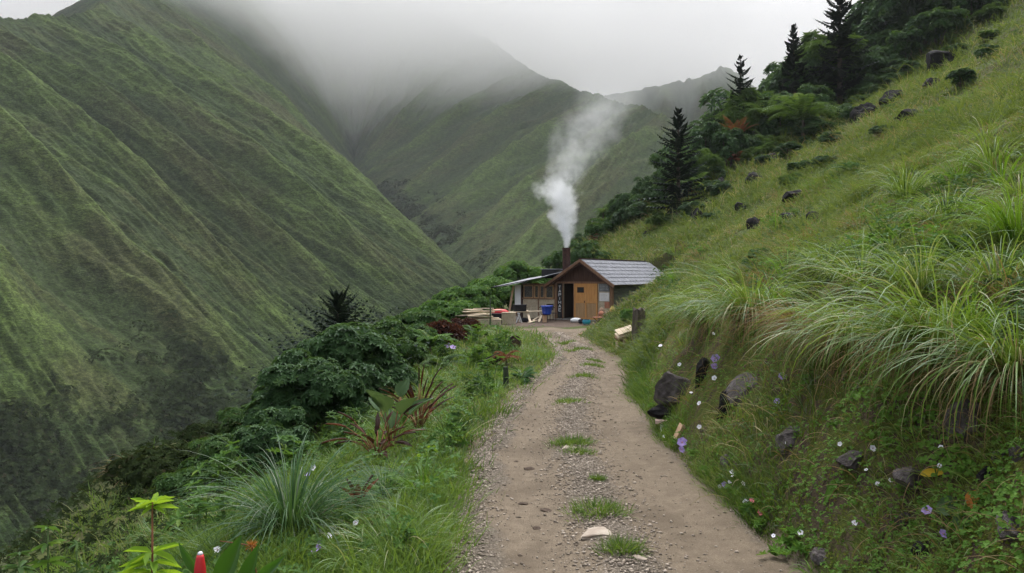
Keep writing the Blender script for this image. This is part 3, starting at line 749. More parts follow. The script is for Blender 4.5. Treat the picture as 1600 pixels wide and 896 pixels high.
# ------------------------------------------------------------------ yard clutter
def at0(px, py, z=0.0):   # point of the picture on the level z
    Y = (CH-z)*F/(py-HY); return np.array([(px-CX)/F*Y, Y, z])
def thing(name, px, py, rz, label, cat, group=None, z=0.0):
    p = at0(px, py, z); return empty(name, tuple(p), rz, label, cat, group)
# long work bench in front of the lean-to
b0 = at0(799, 504); b1 = at0(856, 502.5); dvec = b1-b0; bl = np.linalg.norm(dvec); ba = math.atan2(dvec[1], dvec[0])
bench = empty('work_bench', tuple(b0), ba, 'long low plank bench standing in front of the lean-to wall', 'bench')
MB().box(-.1, bl+.1, -.22, .22, .55, .60).build('bench_top', M['ply'], bench, .006)
for x in (.25, bl-.2):
    for y in (-.16, .12): MB().box(x, x+.07, y, y+.06, 0, .549).build('leg', M['frame'], bench, .004)
# cupboard like crate left end
c = thing('wooden_crate', 795, 507, -.15, 'plain beige wooden crate at the left end of the work bench', 'crate')
MB().box(-.34, .34, -.25, .25, 0, .60).build('crate_body', M['ply'], c, .01); MB().box(-.36, .36, -.27, .27, .601, .63).build('lid', M['ply'], c, .005)
# black trough carrying the red tub
c = thing('black_trough', 779, 506, .1, 'black tapered trough left of the beige crate', 'trough')
MB().prism([(-.20, 0), (.20, 0), (.46, .52), (-.46, .52)], -.25, .25).build('trough_body', M['black'], c, .02); MB().box(-.5, .5, -.28, .28, .521, .55).build('rim', M['black'], c, .01)
c = thing('red_tub', 780, 505.5, .1, 'shallow red oval tub lying upside down on the black trough', 'tub', z=0); c.location.z = .552
tub = MB().lathe([(.54, 0), (.52, .06), (.46, .13), (.33, .19), (.12, .22)], 28).build('tub_shell', M['red'], c, smooth=True); tub.scale = (1, .5, 1)
MB().box(.42, .95, -.14, .14, .0, .04).build('handle_board', M['terra'], c, .01)
# black box on the bench
p_ = b0+dvec*.22; c = empty('black_box', (p_[0], p_[1]+.05, .60), ba, 'black plastic box on the left part of the bench under the white panel', 'box')
MB().box(-.30, .36, -.16, .16, 0, .33).build('box_body', M['black'], c, .015); MB().box(-.32, .38, -.18, .18, .331, .36).build('lid', M['dark'], c, .01)
# white saw horse below
c = thing('saw_horse', 811, 504.5, .3, 'white A shaped sawhorse tucked under the bench', 'sawhorse')
MB().bar((-.16, 0, 0), (0, 0, .46), .05, .05).bar((.16, 0, 0), (0.0, .01, .46), .05, .05).build('front_legs', M['white'], c)
MB().bar((-.16, .3, 0), (0, .3, .46), .05, .05).bar((.16, .3, 0), (0, .31, .46), .05, .05).build('rear_legs', M['white'], c)
MB().box(-.03, .03, -.08, .42, .47, .52).build('crossbeam', M['white'], c)
def blob(name, mat, parent, r, sc3, seed, sub=3, amp=.12, flat=True):
    import bmesh
    bm = bmesh.new(); bmesh.ops.create_icosphere(bm, subdivisions=sub, radius=1)
    me = bpy.data.meshes.new(name); bm.to_mesh(me); bm.free()
    n = len(me.vertices); co = np.empty(n*3); me.vertices.foreach_get('co', co); co = co.reshape(-1, 3)
    k = 1+amp*(fbm(co[:, 0]*1.6+seed, co[:, 1]*1.6, 3, seed)+fbm(co[:, 1]*1.6, co[:, 2]*1.6+seed, 3, seed+5))
    co = co*k[:, None]
    if flat: co[:, 2] = np.maximum(co[:, 2], -.75)
    co = co*r*np.array(sc3); co[:, 2] -= co[:, 2].min()
    me.vertices.foreach_set('co', co.ravel()); me.polygons.foreach_set('use_smooth', np.ones(len(me.polygons), bool)); me.materials.append(mat); me.update()
    o = bpy.data.objects.new(name, me); COL.objects.link(o)
    if parent: kid(parent, o)
    return o
def single(o, loc, rz, label, cat, group=None):
    o.location = tuple(loc); o.rotation_euler = (0, 0, rz); return tag(o, label, cat, group)
single(blob('bag', M['dark'], None, .2, (1.2, .8, .7), 3), at0(819, 503.5), .2, 'small dark bag lying under the bench beside the white sawhorse', 'bag')
# sawn offcuts leaning and lying right of the bench
for i, (a, b, lab) in enumerate((((829, 505, .02), (823, 489, .62), 'thin pale board leaning against the bench front'),
        ((826, 505.5, .03), (843, 502, .12), 'pale split board lying on the ground before the blue tub'),
        ((832, 504, .10), (846, 498, .34), 'pale split board resting on the one lying below the blue tub'),
        ((842, 504, .03), (847, 492, .45), 'short upright pale offcut just left of the blue tub stand'))):
    pa = at0(a[0], a[1]); pb = at0(b[0], 503); pa[2] = a[2]; pb[2] = b[2]+.02
    c_ = (pa+pb)/2*np.array([1, 1, 0])
    o = MB().bar(tuple(pa-c_), tuple(pb-c_), .12, .035).build('board', M['pale'], None, .004); o.location = tuple(c_); tag(o, lab, 'board', 'sawn boards in front of the lean-to')
# blue tub on a block
c = thing('wood_block', 851, 504, .2, 'pinkish upright wood block holding up the blue tub', 'block')
MB().box(-.10, .10, -.1, .1, 0, .40).build('block_body', M['brick'], c, .01); MB().box(-.16, .3, -.16, .16, .401, .44).build('shelf', M['rust'], c, .005)
c = thing('blue_tub', 854.5, 504, 0, 'bright blue round plastic tub standing on the pinkish block', 'tub'); c.location.z = .441
MB().lathe([(.22, 0), (.24, .05), (.31, .42), (.34, .43), (.34, .47), (.30, .47), (.28, .44), (.2, .1)], 28, (0, 0, 0), True).build('tub_body', M['blue'], c, smooth=True)
for s in (-1, 1): MB().bar((s*.33, -.06, .44), (s*.42, 0, .36), .03, .03).bar((s*.33, .06, .44), (s*.42, 0.0, .361), .03, .03).build('handle', M['black'], c)
c = thing('folding_chair', 862, 501.5, .4, 'dark folding chair frame standing behind the blue tub', 'chair')
MB().box(-.22, .22, -.2, .2, .42, .45).build('seat', M['dark'], c); MB().box(-.22, .22, .2, .23, .6, .95).build('backrest', M['dark'], c)
for x in (-.2, .17):
    for y in (-.18, .18): MB().box(x, x+.03, y, y+.03, 0, .95 if y > 0 else .419).build('leg', M['rust'], c)
# lumber pile at the left
pp = at0(748, 512)
c = empty('plank_trestle', (pp[0], pp[1], 0), .1, 'rough wooden trestle box carrying the plank pile left of the yard', 'trestle')
t1 = MB()
for k in range(4): t1.box(-1.05, 1.05, -.42+.004*(k%2), -.38, .02+k*.09, .10+k*.09)
for k in (-1.06, 0, 1.0): t1.box(k, k+.07, -.46, -.425, 0, .38)
t1.box(-1.08, 1.1, -.42, .42, .385, .42).build('trestle_body', M['ply'], c, .004)
rr = random.Random(11)
wherep = ['lowest at the front', 'second from the bottom', 'across the middle', 'right hand end', 'near the back', 'upper left', 'jutting out to the left', 'short one near the top', 'topmost']
for k in range(9):
    ln = rr.uniform(1.2, 2.1) if k < 7 else 1.0; a = rr.uniform(-.5, .5)
    o = MB().box(-ln/2, ln/2, -.16, .16, 0, .045); 
    o = o.build('plank', M['pale'], None, .008); o.location = (pp[0]+rr.uniform(-.35, .25), pp[1]+rr.uniform(-.3, .3)+.1, .44+k*.058); o.rotation_euler = (rr.uniform(-.05, .05), rr.uniform(-.04, .04), a)
    tag(o, f'pale sawn plank {wherep[k]} of the pile on the trestle', 'plank', 'planks piled left of the yard')
p = at0(766, 513); o = MB().tube([(0, 0, 0), (.01, 0, .7), (0, 0, 1.45)], [.045, .04, .03], 8).build('stake', plain('mossy_green_stake', (.05, .075, .045), (.09, .12, .07)), None); single(o, p, 0, 'thin mossy green stake in front of the plank pile', 'stake')
# things by the door
single(blob('sack', M['white'], None, .27, (1.25, .8, .55), 5), at0(900, 504), .1, 'white sack lying on the yard in front of the door threshold', 'sack')
single(blob('bundle', M['dark'], None, .17, (1.1, .8, .9), 6), at0(908.5, 506), 0, 'small dark bundle between the white sack and the teal pot', 'bundle')
c = thing('teal_pot', 916.5, 508, 0, 'rounded teal enamel pot on the ground in front of the door', 'pot')
MB().lathe([(.12, 0), (.19, .05), (.22, .15), (.20, .23), (.17, .27), (.185, .285)], 24, open_top=True).build('pot_body', M['teal'], c, smooth=True)
MB().lathe([(.17, .272), (.1, .30), (.02, .315)], 20).build('lid', M['dark'], c, smooth=True)
c = thing('low_stool', 934, 507.5, .3, 'small reddish low stool right of the teal pot', 'stool')
MB().box(-.25, .25, -.17, .17, .36, .40).build('seat', M['terra'], c, .01)
for s in (-1, 1): MB().bar((-.2*s, -.1*s, 0), (.2*s, -.1*s, .36), .035, .035).build('leg', M['rust'], c)
p = at0(939, 506.5); o = blob('sack', M['sack'], None, .26, (.85, .8, 1.9), 8); single(o, (p[0]+.1, p[1]+.45, 0), .2, 'tall brown sack leaning on the wall beside the door', 'sack')
o = blob('sack', M['terra'], None, .16, (1, .9, 1.0), 9); single(o, (p[0]+.02, p[1], .405), .2, 'small reddish sack sitting on the low stool', 'sack')
c = empty('plinth_box', (p[0]+.62, p[1]+.2, 0), -CA, 'brown wooden box against the wall under the poster', 'box'); MB().box(-.2, .25, -.16, .16, 0, .62).build('box_body', M['frame'], c, .01); MB().box(-.22, .27, -.18, .18, .621, .65).build('lid', M['doorlow'], c)
c = empty('yellow_jug', (p[0]+.64, p[1]+.2, .651), 0, 'yellow glazed jug on the brown box right of the door', 'jug')
MB().lathe([(.10, 0), (.15, .08), (.14, .17), (.08, .24), (.09, .30)], 20, open_top=True).build('jug_body', M['yellow'], c, smooth=True); MB().tube([(.12, 0, .2), (.2, 0, .17), (.18, 0, .07), (.13, 0, .05)], .016, 6).build('handle', M['yellow'], c)
o = blob('coil', M['dark'], None, .2, (1, .8, .55), 12); single(o, at0(947, 508), 0, 'dark tangled bundle at the foot of the brown box', 'bundle')
# kerb stone on the right edge of the yard
a = at0(906, 525); b = at0(931, 511); o = MB().bar((0, 0, .03), tuple(b-a+np.array([0, 0, .03])), .10, .10).build('kerb_beam', M['frame'], None, .01); single(o, a, 0, 'low brown timber edging along the right edge of the yard', 'edging')
LAND += [(915, 470, 'the cabin'), (820, 470, 'the lean-to'), (745, 495, 'the plank pile'), (885, 400, 'the chimney')]
# ------------------------------------------------------------------ vegetation
LAND += [(1060, 225, 'the lowest dark conifer'), (1155, 115, 'the spreading dark conifer'), (1240, 65, 'the slender conifer on the skyline'),
 (1310, 10, 'the topmost conifer'), (1225, 190, 'the big arching tree fern'), (1460, 500, 'the huge arching tussock'), (530, 490, 'the conifer behind the round bush'),
 (530, 560, 'the big round dark bush'), (600, 680, 'the red and green broadleaf'), (440, 780, 'the big dark green tussock'), (240, 830, 'the lime green sapling'),
 (1065, 625, 'the dark split boulder'), (1000, 505, 'the rotten post stump'), (975, 525, 'the small wood stack'), (1425, 750, 'the round grey bank stone'),
 (935, 805, 'the largest path grass patch'), (895, 700, 'the middle path grass patch'), (1330, 255, 'the blue green fern on the slope'), (1195, 400, 'the blue green slope bush'), (1510, 665, 'the flat brown bank rock')]
def up_at(px, py, dz=0, y0=2.5, y1=125):
    p = hit(px, py, y0, y1); p[2] += dz; return p
def slope_normal(x, y, e=.15):
    gx = (H(x+e, y)-H(x-e, y))/(2*e); gy = (H(x, y+e)-H(x, y-e))/(2*e)
    return nrm(np.stack([-gx, -gy, np.ones_like(gx)], -1))
# --- field grass: tufts sampled evenly in depth (log) and bearing
def field(n, k0, k1, y0, y1, seed):
    r = np.random.default_rng(seed)
    Y = y0*(y1/y0)**r.random(n); k = r.uniform(k0, k1, n); return k*Y, Y, r
def in_yard(x, y):
    dx, dy = x-CAB[0], y-CAB[1]
    u = dx*math.cos(CA)-dy*math.sin(CA); v = dx*math.sin(CA)+dy*math.cos(CA)
    return (u > -4.6) & (u < 3.95) & (v > -6.5) & (v < 9.5) & ~((v < -1.0) & (x > Rx(y)+.1)) & ~((v < -1) & (x < Lx(y)-.25))
def tufts(x, y, r, nb, Lf, Wf, name, mat, lean=None, hue=None, segs=3, el=(.75, 1.5), dr=(.2, 1.3)):
    n = len(x); z = H(x, y)-.01
    N = slope_normal(x, y)
    hs = np.clip(.8+2.0*fbm(x*.75, y*.75, 3, 91), .28, 1.9)
    ci = np.repeat(np.arange(n), nb); m = len(ci)
    sp = (.02+.012*y)[ci]
    ox = r.normal(0, 1, m)*sp; oy = r.normal(0, 1, m)*sp
    gx = -N[ci, 0]/N[ci, 2]; gy = -N[ci, 1]/N[ci, 2]
    P = np.stack([x[ci]+ox, y[ci]+oy, z[ci]+gx*ox+gy*oy], -1)
    az = np.arctan2(oy+N[ci, 1]*.012*y[ci], ox+N[ci, 0]*.012*y[ci])+r.normal(0, 1.0, m)
    az += 0
    L = Lf(y[ci])*hs[ci]*r.uniform(.5, 1.2, m)*(1-.5*sstep(24, 30, y[ci])*(1-sstep(6, 12, x[ci]-Rx(y[ci])))*(1-sstep(44, 50, y[ci]))); W = Wf(y[ci])*r.uniform(.7, 1.3, m)
    v = np.clip(.5+1.7*fbm(x[ci]*.6, y[ci]*.6, 4, 12)+r.normal(0, .30, m), 0, .85)
    dry = r.random(m) < np.clip(.06+.9*fbm(x[ci]*.4, y[ci]*.4, 3, 92), .02, .38); v = np.where(dry, 1, v)
    a = blades(P, az, r.uniform(*el, m), L, W, r.uniform(*dr, m), segs, v=v)
    o = lm(name, a, mat); tag(o, kind='stuff'); return o
# right slope
x, y, r = field(66000, .02, 1.0, 3.2, 112, 101)
x2, y2, _ = field(22000, .0, .6, 20, 100, 102); x = np.concatenate([x, x2]); y = np.concatenate([y, y2])
d = x-Rx(y); bd = 1.25-.55*fbm(y*1.3, y*0, 2, 3)
keep = (d > .05) & ((d > bd) | (y > 17) | ((r.random(len(x)) < .24) & (y > 5))) & ~in_yard(x, y) & (y < 74+.5*np.maximum(x, 0)) 
x, y = x[keep], y[keep]
thin = fbm(x*1.1+H(x, y)*.7, y*1.1, 3, 77)+.25*r.random(len(x)) > -.06
x, y = x[thin], y[thin]
tufts(x, y, r, 7, lambda Y: .22+.011*Y, lambda Y: .0050+.00095*Y, 'slope_grass', L_grass, el=(.6, 1.5), dr=(.4, 2.2), segs=4)
# taller straw stems and leafy herbs mixed in
x, y, r = field(9000, .05, 1.0, 3.2, 70, 103)
kp = (x-Rx(y) > 1.3) & (fbm(x*.35, y*.35, 3, 93) > .02) & ~in_yard(x, y)
tufts(x[kp], y[kp], r, 6, lambda Y: .28+.012*Y, lambda Y: .0022+.0007*Y, 'dry_grass', L_straw, el=(.7, 1.5), dr=(.5, 2.4), segs=4)
# left verge
x, y, r = field(26000, -.62, .12, 3.0, 46, 111)
e = Lx(y)-x; Bx_ = np.interp(y, _BY, _BX)
keep = (e > -.02) & (x > Bx_-6) & ~in_yard(x, y) & (r.random(len(x)) < np.where(x < Bx_-1.5, .45, 1))
tufts(x[keep], y[keep], r, 6, lambda Y: .17+.008*Y, lambda Y: .0058+.0009*Y, 'verge_grass', L_verge)
# low fringe on the foot of the bank
yy = 3.5*(34/3.5)**rng.random(5200); xx = Rx(yy)+np.abs(rng.normal(0, .12, 5200))-.02
tufts(xx, yy, rng, 6, lambda Y: .07+.006*Y, lambda Y: .004+.0007*Y, 'fringe_grass', L_verge)
# leafy cover on the bank and in the verge
def cover(n, k0, k1, y0, y1, cond, size, name, mat, seed, thr=-.1, rise=.06):
    x, y, r = field(n, k0, k1, y0, y1, seed)
    kp = cond(x, y) & (fbm(x*1.8, y*1.8+H(x, y)*1.5, 3, seed) > thr) & ~in_yard(x, y)
    x, y = x[kp], y[kp]; z = H(x, y); N = slope_normal(x, y); m = len(x)
    P = np.stack([x, y, z], -1)+N*r.uniform(.0, rise, m)[:, None]*(1+y*.1)[:, None]
    NN = nrm(N*.6+np.array([0, -.25, .7])+r.normal(0, .3, (m, 3)))
    o = lm(name, rosettes(P, NN, 3, size*1.0*1, size*.8, spread=.1, wide=.6) if True else None, mat)
    return tag(o, kind='stuff')
onbank = lambda x, y: (x-Rx(y) > .08) & (x-Rx(y) < 1.9)
cover(46000, .1, 1.0, 3.0, 20, onbank, .024, 'bank_leaves', L_cover, 201, -.09)
cover(34000, .1, 1.0, 3.0, 15, onbank, .016, 'moss_sprigs', leaf_mat('moss_sprig_leaves', (.065, .090, .014), (.145, .165, .03), (.14, .09, .04), .2, .8, .03), 202, -.5, .03)
cover(12000, -.6, .1, 3.0, 40, lambda x, y: (Lx(y)-x > .15) & (Lx(y)-x < 5), .06, 'verge_leaves', L_garden, 203, -.05, .12)
# low scrub on the left slope below the verge, and in the valley bottom
x, y, r = field(15000, -1.1, -.1, 5, 70, 301)
Bx_ = np.interp(y, _BY, _BX); kp = (x < Bx_-1.2) & (H(x, y) > -30); x, y = x[kp], y[kp]; m = len(x)
P = np.stack([x, y, H(x, y)], -1)+np.stack([0*x, 0*x, r.uniform(0, 1, m)*(.15+.02*y)*np.clip(1+2*fbm(x*.3, y*.3, 2, 5), .2, 2)], -1)
sz = (.035+.004*y)
tag(lm('hillside_scrub', rosettes(P, nrm(r.normal(0, .4, (m, 3))+np.array([0, -.2, 1])), 5, sz[:, None], sz[:, None]*.5), L_scrub), kind='stuff')
cover(26000, .08, 1.0, 3.6, 95, lambda x, y: (x-Rx(y) > 1.4) & (fbm(x*.22, y*.22, 2, 8) > -.12), .055, 'slope_herbs', leaf_mat('slope_herb_leaves', (.022, .055, .014), (.070, .120, .030), (.12, .15, .05), .3, .6, .06), 204, .02, .16)
print('veg1')

# --- valley bottom wood: clumps along the stream on the lofted slope foot
Vc = np.array([P3(*b) for a, b in SP]); Cc = np.array([P3(*a) for a, b in SP])
parts = []
def wood(u0, u1, n, w0, cr, seed, lf):
    r = np.random.default_rng(seed)
    u = r.uniform(u0, u1, n); vv = 1-np.abs(r.normal(0, w0, n)); vv = np.clip(vv, .3, 1.0)
    # ragged upper limit, running up the gullies
    C = cat(Cc, u); Vv = cat(Vc, u); P = C*(1-vv[:, None])+Vv*vv[:, None]
    span = np.linalg.norm(Vv-C, axis=1); P[:, 2] += span*(.05*np.sin(vv*math.pi))-span*.02
    ci = np.repeat(np.arange(n), 24); m = len(ci)
    rad = (cr*r.uniform(.5, 1.4, n))[ci]*(P[ci, 1]/200)**.6
    D = sph(m, -.1); T = P[ci]+D*rad[:, None]*np.array([1, 1, .8])
    return rosettes(T, nrm(D+np.array([0, 0, .4])), 5, (rad*lf)[:, None], (rad*lf*.6)[:, None])
tag(lm('valley_wood', merge([wood(0.3, 3.0, 900, .05, 3.4, 1, .22), wood(3, 8, 500, .022, 2.4, 2, .22), wood(15.5, 20.6, 600, .04, 2.6, 3, .24)]), L_scrub), kind='stuff')

# --- conifers
def conifer(seed, Hh, R, lev, pl, droop=.5):
    global rng
    rng = np.random.default_rng(seed)
    parts = []
    nb = lev*6
    for k in range(nb):
        f = ((k+.5)/nb)**.9; z = Hh*(.05+.92*f); Rk = R*(1-f)**.8*rng.uniform(.55, 1.25)+.06*R
        a = fronds(1, Rk*1.15, .02*Hh/5, el=(-.12+.55*f, .30+.6*f), droop=(-.30, .35), m=9, pl=pl*(.22+.9*(1-f)), pw=pl*.42, base=(0, 0, z), az=np.array([k*2.4+rng.normal(0, .3)]))
        parts.append(a)
    for k in range(0):
        f = (k+.6)/lev; z = Hh*(.04+.93*f); Rk = R*(1-f)**.85*rng.uniform(.7, 1.25)+.07*R
        nbr = int(rng.integers(6, 9)) if f < .75 else 5
        a = fronds(nbr, Rk*1.15, .03*Hh/5, el=(-.05+.6*f, .45+.7*f), droop=(-.3, droop), m=10, pl=pl*(.6+.5*(1-f)), pw=pl*.46, base=(0, 0, z))
        a[0][:, 2] += rng.uniform(-.3, .3)*Hh/lev
        parts.append(a)
        if lev > 13: parts.append(fronds(nbr-3, Rk*.6, .03*Hh/5, el=(.3+.5*f, .9+.4*f), droop=(.0, droop), m=8, pl=pl*.8, pw=pl*.40, base=(0, 0, z+.35*Hh/lev)))
    return merge(parts)
def conifer_thing(px, py, Y, hgt, R, seed, label, lev=15, bend=0, group='dark conifers', pls=.075):
    zb = None
    x = (px-CX)/F*Y; z = float(H(x, Y)); top = CH+(HY-py)/F*Y
    hgt = top-z if hgt is None else hgt
    o = empty('conifer', (x, Y, z-.1), random.uniform(0, 6), label, 'tree', group)
    lm('crown', conifer(seed, hgt, R, lev, hgt*pls), L_conif, o)
    V, Fl = tube([(0, 0, 0), (bend, 0, hgt*.5), (0, 0, hgt*.98)], [hgt*.022, hgt*.014, hgt*.003], 8)
    mb = MB().add(V, Fl); mb.build('trunk', M['bark'], o)
    return o
# trees standing where the photo shows them: (px of trunk, py of top, distance)
conifer_thing(1060, 164, 64, None, 3.6, 5, 'dark conifer, lowest on the forest edge above the cabin roof', 15)
conifer_thing(1157, 82, 80, None, 3.8, 6, 'dark conifer with spreading tiers against the white sky', 8)
conifer_thing(1240, 33, 84, None, 3.0, 7, 'slender pointed conifer on the skyline of the right slope', 17)
conifer_thing(1312, -32, 84, None, 4.6, 8, 'topmost conifer on the right slope, cut by the frame top', 14)
conifer_thing(528, 452, 21, None, 3.0, 9, 'dark conifer standing just behind the big round bush', 26, pls=.085)
conifer_thing(445, 540, 21, None, 1.3, 10, 'dark conifer half hidden at the left of the round bush', 13)
print('conifers')
# --- shrubs of the forest on the upper slope
def proto_shrub(seed, rx, ry, rz, cl, tp, k, L, W, mat, name='shrub', spread=.25, stems=4):
    global rng
    rng = np.random.default_rng(seed)
    a = crown(rx, ry, rz, cl, tp, k, L, W, spread=spread)
    o = empty(name, (0, 0, 0)); lm('crown', a, mat, o)
    mb = MB()
    for i in range(stems):
        an = i/stems*6.28+.5; mb.tube([(0.05*math.cos(an), .05*math.sin(an), -.2), (rx*.25*math.cos(an), ry*.25*math.sin(an), rz*.6), (rx*.5*math.cos(an), ry*.5*math.sin(an), rz*1.3)], [.035*rz, .025*rz, .01*rz], 6)
    mb.build('stems', M['bark'], o)
    return o
protos = [proto_shrub(21, 2.2, 2.0, 1.9, 26, 26, 6, .34, .15, L_shrub), proto_shrub(22, 2.6, 2.1, 2.2, 30, 24, 6, .40, .13, L_bush),
          proto_shrub(23, 1.7, 1.7, 2.6, 24, 24, 7, .30, .16, L_bush), proto_shrub(24, 2.5, 2.3, 1.5, 26, 24, 5, .42, .17, L_shrub),
          proto_shrub(25, 2.0, 2.0, 2.0, 20, 26, 8, .5, .07, L_fern)]
kindw = ['rounded mid green shrub', 'broad dark green shrub', 'tall dark leafy shrub', 'low spreading green shrub', 'fine leaved ferny shrub']
first = {}
fpos = []
rr = random.Random(31)
# forest band: between the grass edge line and the skyline
eb = [(880, 408), (930, 385), (1000, 345), (1100, 300), (1200, 235), (1300, 178), (1380, 128), (1460, 75), (1560, 5)]
def edge_y(px): return float(np.interp(px, [a for a, b in eb], [b for a, b in eb]))
cand = []
for px in range(890, 1640, 24):
    for row in range(5):
        cand.append((px+rr.uniform(-9, 9), row))
for px, row in cand:
    ey = edge_y(px) if px < 1560 else 5-(px-1560)*.6
    p = hit(px, ey-2-row*14, 20, 120)
    Y = p[1]+row*2.0+rr.uniform(-1, 1)
    Y = min(max(Y, 50), 104); x = (px-CX)/F*Y
    fpos.append((px, ey-20-row*26, x, Y, row))
n_f = 0
for px, py, x, Y, row in fpos:
    z = float(H(x, Y)); k = rr.choice([1, 1, 1, 2, 2, 4, 4, 0, 3])
    src = protos[k]
    zs_ = CH+(HY-float(np.interp(px, [880, 930, 980, 1030, 1100, 1140, 1200, 1260, 1290, 1330, 1450, 1700], [392, 340, 290, 258, 196, 166, 128, 88, 45, -15, -90, -200]))+rr.uniform(-14, 4))/F*Y
    smax = max((zs_-z)/([1.9, 2.2, 2.6, 1.5, 2.0][k]*1.95), .22)
    s = rr.uniform(.75, 1.3)*(.6 if row == 0 else 1.05+.17*row)*float(np.interp(px, [880, 1000, 1080, 1300, 1500], [1, 1.0, 1.3, 1.6, 1.7]))
    s = min(s, smax)
    if abs(px-1060) < 34 and Y < 70: s = min(s, .45)
    c_ = copy_tree(src) if k in first else src
    first[k] = 1
    c_.location = (x, Y, z-.25); c_.rotation_euler = (0, 0, rr.uniform(0, 6.28)); c_.scale = (s, s, s*rr.uniform(.85, 1.2))
    tag(c_, place(px, py, kindw[k]), 'shrub', 'shrubs of the slope forest'); n_f += 1
for k, p_ in enumerate(protos):
    if k not in first: raise RuntimeError('unused proto')
# tree ferns / palms in front of the forest
def fern_thing(px, py, L, n, label, trunk=.8, mat=None, seed=1, pl=.42, el=(.5, 1.2), droop=(1.2, 2.0), group=None, name='tree_fern', cat_='fern', m=18, y1=125, az=None, Wp=.03, pw=.06):
    global rng
    rng = np.random.default_rng(seed)
    p = hit(px, py, 2.5, y1)
    o = empty(name, tuple(p), 0, label, cat_, group)
    lm('fronds', fronds(n, L, Wp, el=el, droop=droop, m=m, pl=pl, pw=pw, base=(0, 0, trunk), az=az), mat or L_fern, o)
    if trunk > .15: MB().tube([(0, 0, -.2), (.03, 0, trunk*.6), (0, 0, trunk)], [.14*L/3, .11*L/3, .09*L/3], 8).build('trunk', M['bark'], o)
    return o
fern_thing(1255, 222, 5.0, 22, 'huge tree fern with long arching fronds at the forest edge', 2.0, seed=3, pl=.8, el=(.5, 1.3), droop=(1.5, 2.5), pw=.14, m=22, Wp=.06)
fern_thing(1200, 232, 3.8, 20, 'bushy tree fern left of the huge one at the forest edge', 3.2, seed=4, pl=.6, pw=.12)
fern_thing(1108, 284, 3.4, 22, 'dense tree fern right of the lowest conifer', 1.8, seed=5, pl=.55, pw=.12)
fern_thing(1085, 300, 2.2, 14, 'small tree fern at the foot of the lowest conifer', .8, seed=6, pl=.45, pw=.1)
fern_thing(1345, 105, 3.2, 14, 'dark tree fern high up near the topmost conifer', 2.0, seed=7, pl=.6, pw=.12)
fern_thing(1270, 150, 2.6, 13, 'tree fern among shrubs below the skyline conifer', 2.4, seed=17, pl=.5, pw=.12)
fern_thing(1150, 262, 3.2, 16, 'rust brown dead tree fern beside the dense green one', 2.6, L_rust, 8, pl=.55, pw=.10, el=(1.0, 1.5), droop=(.6, 1.6))
fern_thing(1213, 200, 3.4, 9, 'upright rust brown dead frond cluster above the big tree fern', 3.6, L_rust, 9, pl=.3, pw=.07, el=(1.2, 1.55), droop=(.2, .7))
fern_thing(1180, 180, 1.8, 10, 'drooping rust brown fern under the spreading conifer', 3.0, L_rust, 10, pl=.3, pw=.07)
fern_thing(1332, 272, 1.3, 13, 'small blue green fern alone on the open grass slope', .05, L_blue, 11, pl=.2, name='fern', el=(.5, 1.1), m=14, pw=.05)
fern_thing(1042, 500, .5, 9, 'little pale green fern on the grass left of the tussocks', .02, L_fern, 12, pl=.14, name='fern', pw=.03)
fern_thing(1250, 340, .7, 9, 'green fern right of the tall single blade leaf', .02, L_fern, 13, pl=.16, name='fern', pw=.03)
fpro = []
for sd, L_f, nf, mt, tr in ((901, 2.6, 16, L_fern, .9), (902, 2.0, 18, L_bush, .5), (903, 1.8, 16, L_rust, .7)):
    rng = np.random.default_rng(sd); o = empty('tree_fern', (0, 0, 0)); lm('fronds', fronds(nf, L_f, .03, el=(.4, 1.3), droop=(1.3, 2.3), m=14, pl=L_f*.17, pw=.09, base=(0, 0, tr)), mt, o)
    MB().tube([(0, 0, -.3), (0, 0, tr)], [.12, .09], 7).build('trunk', M['bark'], o); fpro.append(o)
rf = random.Random(12); usedf = set(); fw_ = ['green tree fern in the slope forest', 'dark tree fern in the slope forest', 'withered rust brown fern in the slope forest']
for i in range(46):
    px = rf.uniform(925, 1560); ey = edge_y(px); off = rf.uniform(0, 1)**1.5*70
    p = hit(px, ey+2, 20, 118); Y = p[1]+off*.13-1.2; x = (px-CX)/F*Y; j = rf.choice([0, 0, 0, 1, 1, 1, 2]) if i > 2 else i
    c_ = copy_tree(fpro[j]) if j in usedf else fpro[j]; usedf.add(j)
    s = rf.uniform(.6, 1.15)*(.6 if px < 1000 else 1); c_.location = (x, Y, float(H(x, Y))+off*.035); c_.scale = (s,)*3; c_.rotation_euler = (rf.uniform(-.15, .15), rf.uniform(-.15, .15), rf.uniform(0, 6.28))
    tag(c_, place(px, ey-off, fw_[j]), 'fern', 'tree ferns of the slope forest')
for i in range(64):
    if i < 42: px = rf.uniform(1230, 1560); py = edge_y(px)+rf.uniform(2, 110)*rf.random()
    else: px = rf.uniform(980, 1300); py = edge_y(px)+rf.uniform(0, 60)*rf.random()
    p = hit(px, py, 15, 118); k = rf.choice([1, 2, 3, 4, 1]); c_ = copy_tree(protos[k]); s = rf.uniform(.20, .66)*(p[1]/80)
    c_.location = tuple(p-np.array([0, 0, .15])); c_.scale = (s*1.3, s*1.3, s*.8); c_.rotation_euler = (0, 0, rf.uniform(0, 6.28))
    tag(c_, place(px, py, 'low dark scrub clump'), 'shrub', 'low scrub clumps on the upper grass slope')
print('forest', n_f)

